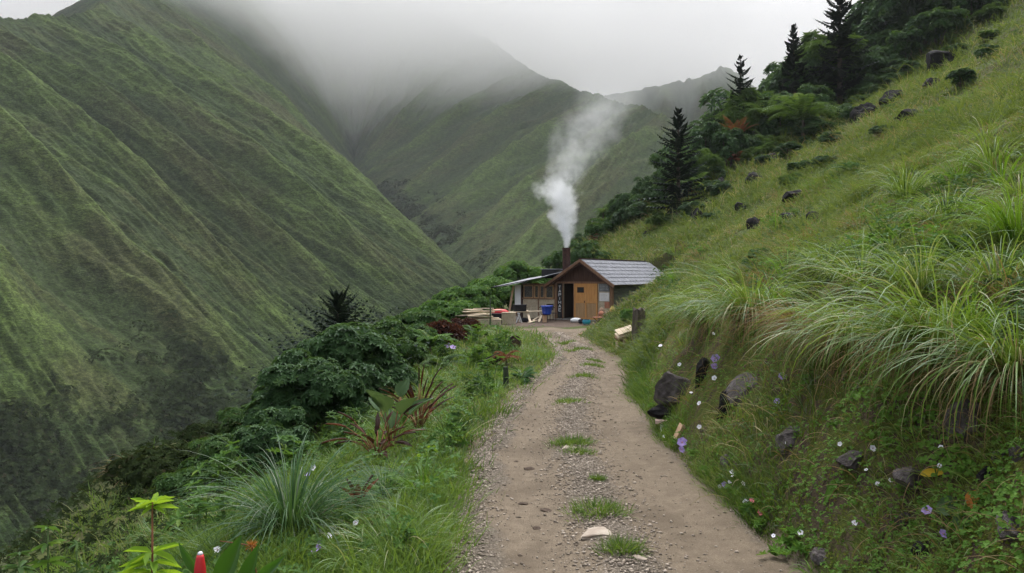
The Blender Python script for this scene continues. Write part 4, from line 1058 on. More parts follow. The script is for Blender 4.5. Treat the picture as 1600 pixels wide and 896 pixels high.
# --- big tussocks
def tussock(px, py, n, L, W, label, mat, seed, el=(.9, 1.5), droop=(1.4, 2.8), lean=None, dead=.0, rad=.1, segs=9, group='arching grass tussocks', y1=60, cat_='grass tussock', loc=None, azc=None, azs=3.2):
    global rng
    rng = np.random.default_rng(seed)
    p = hit(px, py, 2.2, y1) if loc is None else np.array(loc, float)
    o = empty('tussock', tuple(p), 0, label, cat_, group)
    az = rng.uniform(0, 2*math.pi, n) if azc is None else azc+np.clip(rng.normal(0, azs/2, n), -azs, azs)
    rr_ = rad*np.sqrt(rng.random(n)); P = np.stack([rr_*np.cos(az), rr_*np.sin(az), -.03+0*az], -1)
    lm('blades', blades(P, az, rng.uniform(*el, n), L*rng.uniform(.45, 1.1, n), W*rng.uniform(.6, 1.25, n), rng.uniform(*droop, n), segs, tw=rng.uniform(-.7, .7, n)), mat, o)
    if dead:
        nd = int(n*dead); az = (rng.uniform(0, 2*math.pi, nd) if azc is None else azc+rng.normal(0, azs/2, nd))
        rr_ = rad*1.1*np.sqrt(rng.random(nd)); P = np.stack([rr_*np.cos(az), rr_*np.sin(az), -.03+0*az], -1)
        lm('dead_blades', blades(P, az, rng.uniform(.3, 1.2, nd), L*rng.uniform(.4, .95, nd), W*.55*rng.uniform(.6, 1.2, nd), rng.uniform(1.8, 3.2, nd), segs, tw=rng.uniform(-.7, .7, nd)), L_straw, o)
    return o
PI = math.pi
tussock(1470, 560, 330, 1.6, .0185, 'huge green tussock arching over the bank at the right', L_tus, 41, azc=-2.6, azs=1.9, dead=.35, rad=.22, el=(.6, 1.45), droop=(1.2, 2.7))
tussock(1520, 545, 150, .75, .011, 'bright green upright grass clump behind the huge arching tussock', L_bright, 42, el=(1.0, 1.5), droop=(.3, 1.4), rad=.12, group=None)
tussock(1335, 540, 270, 1.4, .0155, 'straw mixed tussock hanging over the bank, middle of the overhang', L_tus, 43, azc=-2.7, azs=1.8, dead=.8, rad=.2, el=(.5, 1.4), droop=(1.4, 2.9))
tussock(1175, 505, 380, 1.7, .020, 'pale green tussock drooping at the left end of the bank overhang', L_tus, 44, azc=-2.5, azs=2.0, dead=.35, rad=.2, el=(.6, 1.45), droop=(1.3, 2.8))
tussock(1590, 590, 240, 1.4, .0175, 'tussock at the right frame edge trailing dry blades down the bank', L_tus, 45, azc=-2.7, azs=1.7, dead=.6, rad=.18, el=(.5, 1.3), droop=(1.5, 2.8))
tussock(1255, 520, 240, 1.2, .012, 'brownish dry tussock between the pale one and the straw mixed one', L_straw, 46, azc=-2.6, azs=1.7, rad=.15, el=(.5, 1.3), droop=(1.5, 2.9))
tussock(1440, 470, 200, 1.4, .016, 'loose green tussock up the slope behind the huge arching one', L_tus, 47, azc=-2.6, azs=2.4, dead=.2, rad=.2)
tussock(1345, 455, 200, 1.4, .016, 'loose long bladed tussock above the straw mixed one', L_tus, 48, dead=.2, rad=.2)
tussock(1215, 480, 220, .9, .013, 'broad bladed bright tussock above the pale drooping one', L_bright, 49, el=(.7, 1.4), rad=.15)
tussock(1560, 470, 300, 1.3, .013, 'grass tussock on the slope near the right frame edge', L_tus, 50, dead=.3, rad=.2)
tussock(1480, 360, 260, 1.3, .014, 'medium tussock high on the slope, right of centre', L_tus, 52, dead=.2, rad=.2)
tussock(1415, 310, 220, 1.3, .016, 'dark green tussock on the open slope below the fern', L_tus, 53, rad=.2)
tussock(1550, 270, 220, 1.3, .016, 'pale grass tussock high near the right frame edge', L_tus, 54, rad=.2, dead=.3)
tussock(1590, 380, 240, 1.3, .014, 'leafy tussock cut by the right frame edge at mid height', L_bright, 55, rad=.2)
tussock(1085, 478, 220, .9, .015, 'low feathery tussock on the slope just right of the cabin', L_tus, 56, rad=.2)
tussock(1100, 510, 260, 1.3, .018, 'leftmost drooping tussock of the bank overhang', L_tus, 58, rad=.2, dead=.3, azc=-2.5, azs=2.2)
tussock(1290, 430, 260, 1.2, .014, 'green tussock below the blue green slope bush', L_tus, 59, rad=.2, dead=.2)
tussock(1150, 440, 200, 1.1, .016, 'soft tussock on the slope left of the blue green bush', L_tus, 60, rad=.2, dead=.3)
tussock(1212, 372, 1, 1.6, .06, 'single tall dark green sword leaf on the slope', L_bright, 57, el=(1.45, 1.6), droop=(.0, .25), rad=.03, group=None, cat_='sword leaf plant')
# left
tussock(455, 835, 560, 1.4, .0150, 'big dark green tussock arching on the left verge', L_blue, 61, rad=.16, el=(.7, 1.52), droop=(.9, 2.6), dead=.05)
tussock(535, 800, 260, .85, .012, 'grey green drooping tussock right of the big dark one', L_blue, 62, rad=.14, el=(.6, 1.4), droop=(1.2, 2.6), dead=.1)
tussock(600, 770, 110, .62, .013, 'bluish broad bladed tussock below the red broadleaf', L_blue, 63, rad=.12, el=(.9, 1.5), droop=(.6, 1.8))
tussock(660, 770, 130, .60, .013, 'bright green tussock near the path edge', L_bright, 64, rad=.12, el=(.7, 1.4), droop=(.9, 2.2))
tussock(615, 870, 190, .75, .011, 'light green spreading tussock at the bottom left of the path', L_tus, 65, rad=.15, el=(.6, 1.4), droop=(.8, 2.2))
tussock(560, 896, 150, .65, .011, 'green tussock at the bottom frame edge left of the path', L_tus, 66, rad=.15, el=(.6, 1.4), droop=(.9, 2.2))
tussock(675, 610, 190, 1.0, .012, 'tall loose tussock behind the red and green broadleaf', L_tus, 67, rad=.2, el=(.8, 1.5), droop=(.7, 2.0), dead=.3)
tussock(640, 640, 110, .8, .010, 'rusty tinged tussock beside the red broadleaf', L_straw, 68, rad=.15)
tussock(770, 610, 140, .55, .014, 'grass tussock at the path edge below the leaning stake', L_bright, 69, rad=.18)
tussock(700, 630, 120, .6, .014, 'soft green tussock halfway along the left verge', L_tus, 70, rad=.18)
tussock(735, 560, 110, .7, .018, 'fresh green tussock below the purple flowers', L_bright, 71, rad=.2)
tussock(630, 560, 130, 1.0, .016, 'long bladed tussock right of the round bush', L_tus, 72, rad=.2, dead=.2)
tussock(355, 820, 100, .7, .010, 'thin leaning tussock left of the big dark one', L_tus, 73, rad=.2, dead=.4)
tussock(215, 760, 90, 1.3, .02, 'pale plume grass tussock out on the lower slope edge', L_straw, 74, rad=.2)
tussock(1275, 900, 60, .3, .010, 'small leafy grass tuft at the foot of the bank', L_bright, 75, rad=.08, el=(.5, 1.3))
# yellow-green seedheads
# scattered smaller tussocks (copies of a few prototypes)
def scatter(spots, protos_, lead, group, cat_, smin, smax, seed):
    r_ = random.Random(seed); used = set()
    for i, (px, py) in enumerate(spots):
        p = hit(px, py)
        j = r_.randrange(len(protos_)); src = protos_[j][0]
        c_ = copy_tree(src) if j in used else src
        used.add(j); s = r_.uniform(smin, smax)*(1+.02*p[1]); c_.location = tuple(p); c_.scale = (s, s, s*r_.uniform(.8, 1.2)); c_.rotation_euler = (0, 0, r_.uniform(0, 6.28))
        tag(c_, place(px, py, protos_[j][1]), cat_, group)
def pt(seed, n, L, W, mat, el, dr, name='tussock'):
    global rng
    rng = np.random.default_rng(seed); o = empty(name, (0, 0, 0)); az = rng.uniform(0, 6.28, n); rr_ = .1*np.sqrt(rng.random(n))
    lm('blades', blades(np.stack([rr_*np.cos(az), rr_*np.sin(az), -.04+0*az], -1), az, rng.uniform(*el, n), L*rng.uniform(.45, 1.1, n), W*rng.uniform(.6, 1.2, n), rng.uniform(*dr, n), 7, tw=rng.uniform(-.7, .7, n)), mat, o); return o
def herbp(seed, n, L, W, k, mat, name='leafy_weed'):
    global rng
    rng = np.random.default_rng(seed); o = empty(name, (0, 0, 0)); T = np.stack([rng.normal(0, .12, n), rng.normal(0, .12, n), rng.uniform(.05, .38, n)], -1)
    lm('leaves', rosettes(T, nrm(rng.normal(0, .35, (n, 3))+np.array([0, 0, 1.])), k, L, W, spread=.3), mat, o)
    mb = MB()
    for q in T[:8]: mb.tube([(q[0]*.3, q[1]*.3, -.05), (q[0]*.7, q[1]*.7, q[2]*.6), tuple(q)], [.006, .005, .003], 5)
    mb.build('stems', M['stem'], o); return o
r_ = random.Random(5)
spots = []
for i in range(120):
    px = r_.uniform(1040, 1600); lo = float(np.interp(px, [1040, 1200, 1380, 1600], [390, 275, 165, 30])); hi = float(np.interp(px, [1040, 1120, 1250, 1600], [500, 470, 440, 480]))
    spots.append((px, lo+(hi-lo)*r_.random()**.8))
scatter(spots, [(pt(801, 90, .6, .012, L_tus, (.6, 1.5), (.8, 2.4)), 'medium green tussock on the grass slope'), (pt(802, 70, .55, .014, L_bright, (.7, 1.5), (.5, 1.8)), 'fresh green grass clump on the slope'),
    (pt(803, 80, .6, .010, L_straw, (.5, 1.4), (.9, 2.6)), 'brown dry grass clump on the slope'), (herbp(804, 44, .055, .022, 6, L_shrub), 'dark leafy weed on the grass slope'), (herbp(805, 40, .06, .03, 5, L_garden), 'broad leafy weed on the slope')],
    '', 'tussocks and weeds scattered on the grass slope', 'plant', .55, 1.35, 6)
spots = []
for i in range(92):
    py = 540+350*r_.random()**1.15; Yq = 3003/(py-HY); xr = float(Lx(Yq))-.15; xl = float(np.interp(Yq, _BY, _BX))-.8
    xq = xl+(xr-xl)*r_.random(); spots.append((CX+xq/Yq*F, py))
spots = [(a, b+0) for a, b in spots if a > 150 and not (360 < a < 590 and b > 740) and not (560 < a < 700 and 690 < b < 790)]
scatter(spots, [(pt(811, 90, .42, .010, L_bright, (.6, 1.5), (.6, 2.2)), 'bright green grass clump in the left verge'), (pt(812, 80, .5, .010, L_tus, (.7, 1.5), (.6, 2.2)), 'long green grass clump in the left verge'),
    (herbp(813, 24, .09, .032, 6, L_garden), 'leafy green weed in the left verge'), (herbp(814, 20, .10, .03, 7, L_shrub), 'dark green weed in the left verge')],
    '', 'grass clumps and weeds in the left verge', 'plant', .7, 1.45, 8)
# --- round bushes on the left
def bush(px, py, rx, rz, seed, label, mat, cl=40, tp=40, k=8, L=.13, W=.05, Y=None, group=None, ry=None, spread=.2, name='bush', sink=.2):
    global rng
    rng = np.random.default_rng(seed)
    if Y is None: p = hit(px, py, 2.5, 60)
    else: x = (px-CX)/F*Y; p = np.array([x, Y, float(H(x, Y))])
    o = empty(name, (p[0], p[1], p[2]-sink), 0, label, 'bush', group)
    lm('crown', crown(rx, ry or rx, rz, cl, tp, k, L, W, spread=spread), mat, o)
    mb = MB()
    for i in range(4):
        an = i*1.57+.5; mb.tube([(0, 0, -.2), (rx*.3*math.cos(an), rx*.3*math.sin(an), rz*.6), (rx*.6*math.cos(an), rx*.6*math.sin(an), rz*1.2)], [.05*rz, .03*rz, .012*rz], 6)
    mb.build('stems', M['bark'], o); return o
bush(545, 0, 1.45, 1.12, 81, 'big round dark green bush, its highest and widest crown', L_bush, 60, 60, 9, .16, .065, Y=16.5)
bush(487, 0, 1.05, 1.0, 82, 'lower left lobe bush joined to the big round dark bush', L_bush, 44, 50, 9, .13, .05, Y=15.2)
bush(432, 0, .65, .6, 83, 'small dark bush at the left foot of the big round one', L_bush, 30, 36, 8, .11, .045, Y=13.5)
bush(365, 0, .8, .45, 84, 'loose greyish green shrub on the edge left of the dark bushes', L_shrub, 30, 34, 7, .10, .04, Y=14.5)
bush(310, 0, .7, .35, 85, 'low sparse shrub on the slope edge, second from the left', L_shrub, 26, 30, 7, .10, .04, Y=13)
bush(395, 0, .8, .5, 86, 'broad dim shrub behind the small dark bush', L_shrub, 30, 34, 7, .12, .05, Y=18)
bush(330, 0, .9, .45, 89, 'dusky shrub on the lip of the lower slope', L_scrub, 30, 34, 7, .12, .05, Y=20)
bush(245, 0, 1.0, .5, 96, 'low brownish shrub at the far left of the lip', L_scrub, 30, 30, 7, .11, .05, Y=16)
bush(640, 0, 1.1, .6, 87, 'mid green bush behind the round dark bush to its right', L_shrub, 36, 36, 8, .15, .06, Y=27)
bush(600, 0, 1.3, .9, 97, 'small leaved green bush behind the crown of the round bush', L_shrub, 36, 36, 8, .14, .06, Y=22)
bush(1197, 415, .45, .30, 88, 'blue green small bush with white blooms on the slope', L_blue, 26, 34, 7, .05, .022)
bush(700, 0, 2.0, .7, 90, 'wide fresh green bush beyond the dark red plant', L_garden, 40, 36, 7, .26, .12, Y=38)
bush(770, 0, 2.2, 1.3, 91, 'bright green bush right behind the plank pile', L_garden, 40, 36, 7, .24, .11, Y=50)
bush(735, 0, 2.0, 1.1, 92, 'leafy green bush left of the lean-to roof end', L_garden, 40, 36, 7, .24, .11, Y=47)
bush(805, 0, 2.4, 1.8, 93, 'green bush seen through the open side of the lean-to', L_garden, 40, 36, 7, .24, .11, Y=55)
bush(650, 0, 1.5, .75, 94, 'green bush at the left end of the far garden', L_shrub, 40, 36, 7, .24, .12, Y=33)
bush(992, 500, .5, .28, 95, 'small green bush in front of the cabin side wall', L_garden, 24, 26, 7, .13, .05)
bush(850, 0, 2.2, 1.6, 98, 'bright green bush behind the lean-to roof', L_garden, 40, 36, 7, .24, .11, Y=58)
bush(905, 0, 2.6, 1.7, 99, 'pale green bush behind the chimney', L_shrub, 40, 36, 7, .26, .11, Y=62)
# ferns / gunneras of the far garden
fern_thing(655, 520, 1.5, 12, 'bright green fern clump above the round bush', .3, L_garden, 15, pl=.32, name='fern', y1=40, pw=.10)
fern_thing(672, 552, 1.2, 14, 'bright fern in front of the dark red leaved bush', .25, L_garden, 27, pl=.26, name='fern', y1=40, pw=.08)
fern_thing(740, 530, 1.1, 12, 'green fern clump between dark red plant and path', .1, L_fern, 16, pl=.26, name='fern', y1=40, pw=.08)
fern_thing(690, 580, .9, 12, 'soft green fern below the dark red plant', .1, L_fern, 18, pl=.2, name='fern', y1=40, pw=.06)
fern_thing(815, 598, .55, 10, 'low fern at the path edge by the green stub post', .02, L_blue, 19, pl=.16, name='fern', y1=40, pw=.06)
fern_thing(620, 545, 1.2, 12, 'broad fern at the right shoulder of the round bush', .3, L_fern, 26, pl=.28, name='fern', y1=40, pw=.08)
# --- broad leaved plants
def broad(px, py, n, L, Wd, label, mat, seed, el=(.4, 1.1), group=None, name='broadleaf_plant', up=.15, y1=60, stemmat=None, azc=None, stem=.3):
    global rng
    rng = np.random.default_rng(seed); p = hit(px, py, 2.2, y1)
    o = empty(name, tuple(p), 0, label, 'plant', group); stems = MB(); V = []; Fs = []; vv = []; nn = 0
    for i in range(n):
        az = i/n*6.28+rng.uniform(-.4, .4); e = rng.uniform(*el); Li = L*rng.uniform(.6, 1.1); st = stem*L*rng.uniform(.6, 1.6)
        d = np.array([math.cos(az)*math.cos(e), math.sin(az)*math.cos(e), math.sin(e)])
        b = d*st+np.array([0, 0, st*.6]); stems.tube([(0, 0, -.03), tuple(b*.5+np.array([0, 0, st*.15])), tuple(b)], [.012*L/.5, .009*L/.5, .006*L/.5], 6)
        s = np.array([-math.sin(az), math.cos(az), 0.]); q = np.cross(s, d)*-1
        if q[2] < 0: q = -q
        nu_, nv_ = 12, 9; tt = np.linspace(0, 1, nu_); ww = np.linspace(-1, 1, nv_)
        T, Ww = np.meshgrid(tt, ww, indexing='ij'); wid = Wd*Li/L*np.sin(math.pi*np.clip(T*.94+.04, 0, 1)**.8)*(1+.08*np.sin(T*26+Ww*2))
        G = b+d*(T*Li)[..., None]+s*(Ww*wid*.5)[..., None]+q*((Ww**2)*wid*.22-.25*Li*T**2*.8+.012*np.sin(Ww*9))[..., None]
        V.append(G.reshape(-1, 3)); Fs.append(grid_faces(nu_, nv_)+nn); nn += nu_*nv_; vv.append(np.full(nu_*nv_, rng.random()))
    lm('leaves', (np.concatenate(V), np.concatenate(Fs), np.concatenate(vv)), mat, o)
    stems.build('stalks', stemmat or M['stem'], o, smooth=True); return o
L_big = leaf_mat('large_dull_green_leaves', (.045, .085, .035), (.085, .14, .055), None, .25, .45, .12, 8)
broad(612, 702, 8, .44, .32, 'large dull green broadleaf with upright leaves on the left verge', L_big, 101, el=(.55, 1.15), stem=.75, stemmat=M['redstem'], name='broadleaf_plant')
broad(590, 718, 22, .36, .07, 'dark red leaved plant around the large dull green broadleaf', L_red, 102, stem=.9, el=(.1, .8), stemmat=M['redstem'], name='red_leaved_plant')
broad(655, 680, 30, .42, .035, 'rusty red spiky plant right of the large broadleaf', L_red, 103, stem=.8, el=(.6, 1.4), stemmat=M['redstem'], name='red_leaved_plant')
bush(690, 0, .85, .55, 104, 'dark red leaved bush left of the plank pile', L_red, 22, 18, 6, .30, .09, Y=29, spread=.6, name='red_leaved_bush')
bush(722, 0, .7, .45, 1041, 'small dark red bush against the plank pile', L_red, 18, 22, 7, .22, .09, Y=33, name='red_leaved_bush')
broad(655, 510, 12, 1.0, .5, 'green rhubarb like plant left of the dark red one', L_garden, 105, el=(.2, 1.0), name='rhubarb_plant')
broad(620, 505, 10, .9, .45, 'green rhubarb like plant furthest left in the garden', L_garden, 106, el=(.2, 1.0), name='rhubarb_plant')
broad(712, 492, 14, .5, .14, 'reddish leaved plant just left of the plank pile', L_red, 107, el=(.2, 1.0), name='red_leaved_plant')
broad(815, 590, 6, .34, .12, 'pale grey leaved plant at the path edge', L_blue, 108, el=(.2, .9), name='pale_leaved_plant')
broad(560, 800, 6, .3, .06, 'small brown budded plant among the left tussocks', L_red, 109, el=(.8, 1.4), name='red_leaved_plant')
# foreground left bottom, close to the camera
def fore(px, py, Y): return P3(px, py, Y)
L_fg = leaf_mat('glossy_dark_green_leaves', (.035, .10, .015), (.06, .15, .02), None, .3, .35, .15)
def fgplant(px, pyt, Y, label, mat, n, Ll, Wl, tiers, seed, name='leafy_sapling', stemmat=None, spread=.15, lean=0, cat_='plant', kk=7):
    global rng
    rng = np.random.default_rng(seed)
    x = (px-CX)/F*Y; z0 = float(H(x, Y)); zt = CH+(HY-pyt)/F*Y; h = zt-z0
    o = empty(name, (x, Y, z0), 0, label, cat_)
    ps = [(0, 0, -.05), (lean*.4, 0, h*.5), (lean, 0, h)]
    MB().tube(ps, [.011, .009, .005], 7).build('stem', stemmat or M['redstem'], o, smooth=True)
    T = []; Nn = []
    for f in tiers: T.append([lean*f, 0, h*f]); Nn.append(nrm(np.array([rng.normal(0, .2), rng.normal(0, .2), 1.])))
    T = np.array(T); Nn = np.array(Nn); f_ = np.array(tiers)[:, None]
    lm('leaves', rosettes(T, Nn, kk, Ll*(1.25-.6*f_**3), Wl*(1.25-.6*f_**3), spread=spread, droop=.3), mat, o); return o
fgplant(238, 785, 5.0, 'lime green sapling with a reddish stem at the bottom left', L_lime, 1, .23, .055, [.45, .55, .62, .68, .73, .97, .985, 1.0], 111, spread=.25, kk=6)
fgplant(75, 825, 6.0, 'dark green leafy sapling in the bottom left corner', L_garden, 1, .17, .06, [.5, .62, .75, .88, 1.0], 112, stemmat=M['stem'], kk=7)
fgplant(120, 850, 6.6, 'second dark green sapling right of the corner one', L_shrub, 1, .15, .05, [.5, .65, .8, 1.0], 113, stemmat=M['stem'], kk=7)
fgplant(30, 865, 5.6, 'low leafy sapling cut by the left bottom corner', L_shrub, 1, .15, .05, [.5, .7, .9, 1.0], 114, stemmat=M['stem'], kk=7)
# canna like plant with red bract
x0, y0_ = (330-CX)/F*4.6, 4.6; zc = float(H(x0, y0_))
o = empty('canna_plant', (x0, y0_, zc), 0, 'large glossy leaved plant at the bottom frame edge beside the red flower spike', 'plant')
zt = CH+(HY-845)/F*4.6-zc
V = []; Fs = []; vv = []; nn = 0
for i, (dx_, top_, az, e, wd, Ln) in enumerate(((.04, .02, .4, 1.15, .13, .36), (.17, -.03, .1, 1.25, .10, .36), (-.05, -.03, 2.6, .9, .06, .26), (.25, -.1, -.5, .7, .07, .28))):
    b = np.array([dx_, 0, zt+top_-Ln*math.sin(e)]); d = np.array([math.cos(az)*math.cos(e), -.3*math.cos(e), math.sin(e)]); d = d/np.linalg.norm(d)
    s = nrm(np.cross(d, np.array([0, -1., .2]))); q = np.cross(s, d)
    T, Ww = np.meshgrid(np.linspace(0, 1, 14), np.linspace(-1, 1, 9), indexing='ij'); wid = wd*np.sin(math.pi*np.clip(T*.95+.03, 0, 1)**.9)
    G = b+d*(T*Ln)[..., None]+s*(Ww*wid*.5)[..., None]+q*((Ww**2)*wid*.25-.06*T**2)[..., None]
    V.append(G.reshape(-1, 3)); Fs.append(grid_faces(14, 9)+nn); nn += 126; vv.append(np.full(126, .3+.15*i))
lm('leaves', (np.concatenate(V), np.concatenate(Fs), np.concatenate(vv)), L_fg, o)
MB().tube([(.08, 0, -.05), (.09, 0, zt*.5), (.1, 0, zt-.3)], [.014, .012, .01], 8).tube([(.03, 0, -.05), (.02, 0, zt*.4), (-.02, 0, zt-.25)], [.012, .011, .008], 8).build('stalks', M['stem'], o, smooth=True)
xr = (313-CX)/F*4.4; zr_ = CH+(HY-866)/F*4.4; z0 = float(H(xr, 4.4))
o = empty('red_flower_spike', (xr, 4.4, z0), 0, 'red flower spike with a white tip at the bottom frame edge', 'flower'); hh = zr_-z0
MB().lathe([(.004, hh-.26), (.020, hh-.22), (.036, hh-.15), (.034, hh-.08), (.024, hh-.02), (.018, hh-.002)], 7, open_top=False).build('bract', M['red'], o, smooth=True)
MB().lathe([(.0175, hh-.0015), (.013, hh+.010), (.003, hh+.016)], 7).build('tip', M['petal'], o, smooth=True)
MB().tube([(0, 0, -.05), (0, 0, hh*.5), (0, 0, hh-.235)], [.008, .007, .006], 7).build('stem', M['stem'], o)
# dry orange seed head
xs_ = (393-CX)/F*4.7; zs = CH+(HY-853)/F*4.7; z0 = float(H(xs_, 4.7)); o = empty('dry_seed_head', (xs_, 4.7, z0), 0, 'dry orange star shaped seed head on a bent stalk near the bottom edge', 'seed head')
n_ = 46; D = sph(n_, -1); 
rng = np.random.default_rng(5)
lm('spikes', leaves(np.repeat([[0, 0, zs-z0]], n_, 0)+D*.004, D, nrm(np.cross(D, sph(n_, -1))), .045, .006), L_orange if 'L_orange' in globals() else leaf_mat('orange_dry_spikes', (.30, .12, .03), (.45, .2, .05), None, .2, .7, .05), o)
MB().tube([(.1, .05, -.05), (.06, 0, (zs-z0)*.6), (0, 0, zs-z0)], [.006, .005, .003], 6).tube([(0, 0, zs-z0), (-.09, 0, zs-z0+.015), (-.2, 0, zs-z0+.03)], [.003, .003, .002], 6).build('stalk', M['redstem'], o)
# yellow-green seedlings clump
fgplant(675, 700, 10.5, 'yellow green feathery weed on the left verge', L_lime, 1, .09, .02, [.3, .45, .6, .72, .84, .93, 1.0], 121, kk=12, spread=.7, stemmat=M['stem'])
fgplant(660, 712, 10.3, 'second yellow green weed leaning left of the feathery one', L_lime, 1, .08, .02, [.3, .45, .6, .72, .84, .93, 1.0], 122, kk=12, spread=.7, stemmat=M['stem'])
print('veg done')
# ------------------------------------------------------------------ rocks, flowers, small things
import bmesh
def rock_mesh(name, size, seed, mat, cuts=14, sub=4, rough=.16):
    r = np.random.default_rng(seed)
    bm = bmesh.new(); bmesh.ops.create_icosphere(bm, subdivisions=sub, radius=1)
    me = bpy.data.meshes.new(name); bm.to_mesh(me); bm.free()
    n = len(me.vertices); co = np.empty(n*3); me.vertices.foreach_get('co', co); co = co.reshape(-1, 3)
    for _ in range(cuts):
        nn = nrm(r.normal(0, 1, 3)); h = r.uniform(.55, .85); dd = co@nn; m = dd > h
        co[m] -= np.outer(dd[m]-h, nn)
    co += nrm(co)*(rough*(fbm(co[:, 0]*3+seed, co[:, 1]*3+co[:, 2]*2, 4, seed)))[:, None]
    co *= np.array(size)
    me.vertices.foreach_set('co', co.ravel()); me.materials.append(mat); me.update()
    return bpy.data.objects.new(name, me)
def rock(px, py, wpx, hpx, label, mat='rock', seed=1, name='rock', cat_='rock', group='rocks in the mossy bank', rot=None, flat=1.0, embed=.3):
    p = hit(px, py); k = p[1]/F; sx = wpx*k/2*1.3; sz = hpx*k/2*1.3
    o = rock_mesh(name, (sx, sx*.8*flat, sz), seed, M[mat]); COL.objects.link(o)
    nn = slope_normal(np.array([p[0]]), np.array([p[1]]))[0]
    p = p+nn*sx*.5*(.35-embed*1.2)
    o.location = tuple(p); o.rotation_euler = rot or (0, 0, seed*1.3); tag(o, label, cat_, group); return o
rock(1060, 618, 66, 52, 'dark split boulder with pale top above the pink slab at the path bend', seed=1, rot=(0, .35, .3), embed=.1)
rock(1045, 648, 50, 22, 'black lower half of the split boulder lying on the path edge', 'darkrock', seed=2, rot=(0, .2, .2), embed=.1)
rock(1098, 592, 26, 62, 'narrow upright dark rock behind the split boulder', 'darkrock', seed=3)
rock(1165, 612, 74, 34, 'long tilted violet grey rock under the drooping tussocks', seed=4, rot=(0, -.75, .2))
rock(1128, 650, 18, 60, 'thin dark violet rock rib left of the tilted rock', 'darkrock', seed=5, rot=(0, .15, 0))
rock(1136, 725, 26, 28, 'small violet grey rock above the white flowers at the bank foot', seed=6)
rock(1236, 692, 46, 50, 'brown grey flat faced rock in the middle of the bank', seed=7, rot=(.2, .6, .2))
rock(1425, 752, 50, 40, 'round grey violet stone in the lower bank beside the yellow leaf', seed=8)
rock(1508, 668, 50, 62, 'flat brown rock high in the bank under the huge tussock', seed=9, rot=(.1, .2, .1))
rock(1563, 716, 24, 20, 'small slate grey stone, left one of the pair near the right edge', seed=10)
rock(1590, 712, 26, 26, 'small slate grey stone, right one of the pair near the right edge', seed=11)
rock(1412, 816, 28, 24, 'small dark stone below the round grey violet one', seed=12)
rock(1578, 826, 50, 40, 'pale grey rounded stone near the bottom right corner', seed=13)
rock(1284, 872, 28, 24, 'grey stone lying at the foot of the bank by the path', seed=14)
rock(1545, 745, 34, 26, 'dark stone wedged below the pair of slate stones', 'darkrock', seed=15)
rock(1330, 720, 40, 26, 'low brown grey stone almost covered by moss', seed=16)
rock(1440, 860, 30, 20, 'mossy dark stone near the bottom edge of the bank', 'darkrock', seed=17)
for i, (px, py, w_, h_) in enumerate([(1090, 348, 24, 28), (1126, 304, 28, 30), (1112, 325, 18, 14), (1352, 190, 40, 30), (1236, 352, 34, 18), (1182, 356, 28, 20), (1183, 288, 32, 18),
      (1064, 333, 16, 12), (1044, 326, 20, 12), (1240, 315, 34, 18), (1280, 345, 36, 14), (1470, 108, 50, 26), (1460, 140, 34, 20), (1395, 165, 36, 26), (1010, 372, 14, 10), (1205, 258, 34, 16), (1420, 190, 40, 14), (1160, 330, 26, 12)]):
    rock(px, py-2, w_*.88, h_*1.15, place(px, py, 'dark rock on the grass slope'), 'darkrock', seed=30+i, group='dark rocks on the grass slope', embed=-.15)
# path stones and clods
def flatstone(px, py, w_, label, mat, seed, thick=.25, cat_='stone', name='stone', group=None):
    p = at0(px, py); s = w_/F*p[1]/2; z = float(H(p[0], p[1]))
    o = rock_mesh(name, (s, s*.7, s*thick), seed, M[mat], sub=3); COL.objects.link(o); o.location = (p[0], p[1], z+.012+s*thick*.25); o.rotation_euler = (0, 0, seed)
    return tag(o, label, cat_, group)
flatstone(932, 842, 74, 'large flat pale stone in the path below the largest grass patch', 'palerock', 51, .14)
flatstone(888, 706, 40, 'flat pale stone in the path beside the middle grass patch', 'palerock', 52, .16)
flatstone(1000, 880, 26, 'small pale stone right of the nearest grass patch', 'palerock', 53, .3)
for i, (px, py, w_) in enumerate([(828, 731, 24), (806, 719, 12), (852, 797, 24), (818, 784, 22), (838, 822, 22), (862, 616, 14), (812, 866, 10), (944, 657, 12), (1000, 742, 10)]):
    flatstone(px, py, w_, place(px, py, 'dark clod of dirt on the path'), 'dung', 60+i, .22, 'clod', 'dirt_clod', 'dark clods on the path')
# individual pebbles as gravel
r = np.random.default_rng(77); n = 26000
Yg_ = 3.5*(33/3.5)**r.random(n); ww_ = np.where(r.random(n) < .62, r.normal(.50, .085, n), np.abs(r.normal(0, .065, n))); ww_ = np.where(r.random(n) < .10, r.uniform(0, 1, n), ww_)
ok = (ww_ > 0) & (ww_ < 1); Yg_, ww_ = Yg_[ok], ww_[ok]; n = len(Yg_)
L_, R__ = Lx(Yg_), Rx(Yg_); Xg_ = L_+(R__-L_)*ww_; s = .004+.009*r.random(n)**4*1.9+.0006*Yg_
oct_ = np.array([[1,0,0],[-1,0,0],[0,1,0],[0,-1,0],[0,0,1],[0,0,-1]], float); of = np.array([[0,2,4],[2,1,4],[1,3,4],[3,0,4],[2,0,5],[1,2,5],[3,1,5],[0,3,5]])
a_ = r.uniform(0, 6.28, n); J = oct_[None]*r.uniform(.6, 1.4, (n, 6, 1))+r.normal(0, .22, (n, 6, 3)); J[..., 2] *= .55
ca, sa = np.cos(a_)[:, None], np.sin(a_)[:, None]
J = np.stack([J[..., 0]*ca-J[..., 1]*sa, J[..., 0]*sa+J[..., 1]*ca, J[..., 2]], -1)*s[:, None, None]
J += np.stack([Xg_, Yg_, H(Xg_, Yg_)+.014+s*.15], -1)[:, None]
t = NT('gravel_stones'); v = t.attr('v'); c = t.mix(v, (.13, .105, .08), (.42, .36, .30)); t.princ(c, .9, spec=.2)
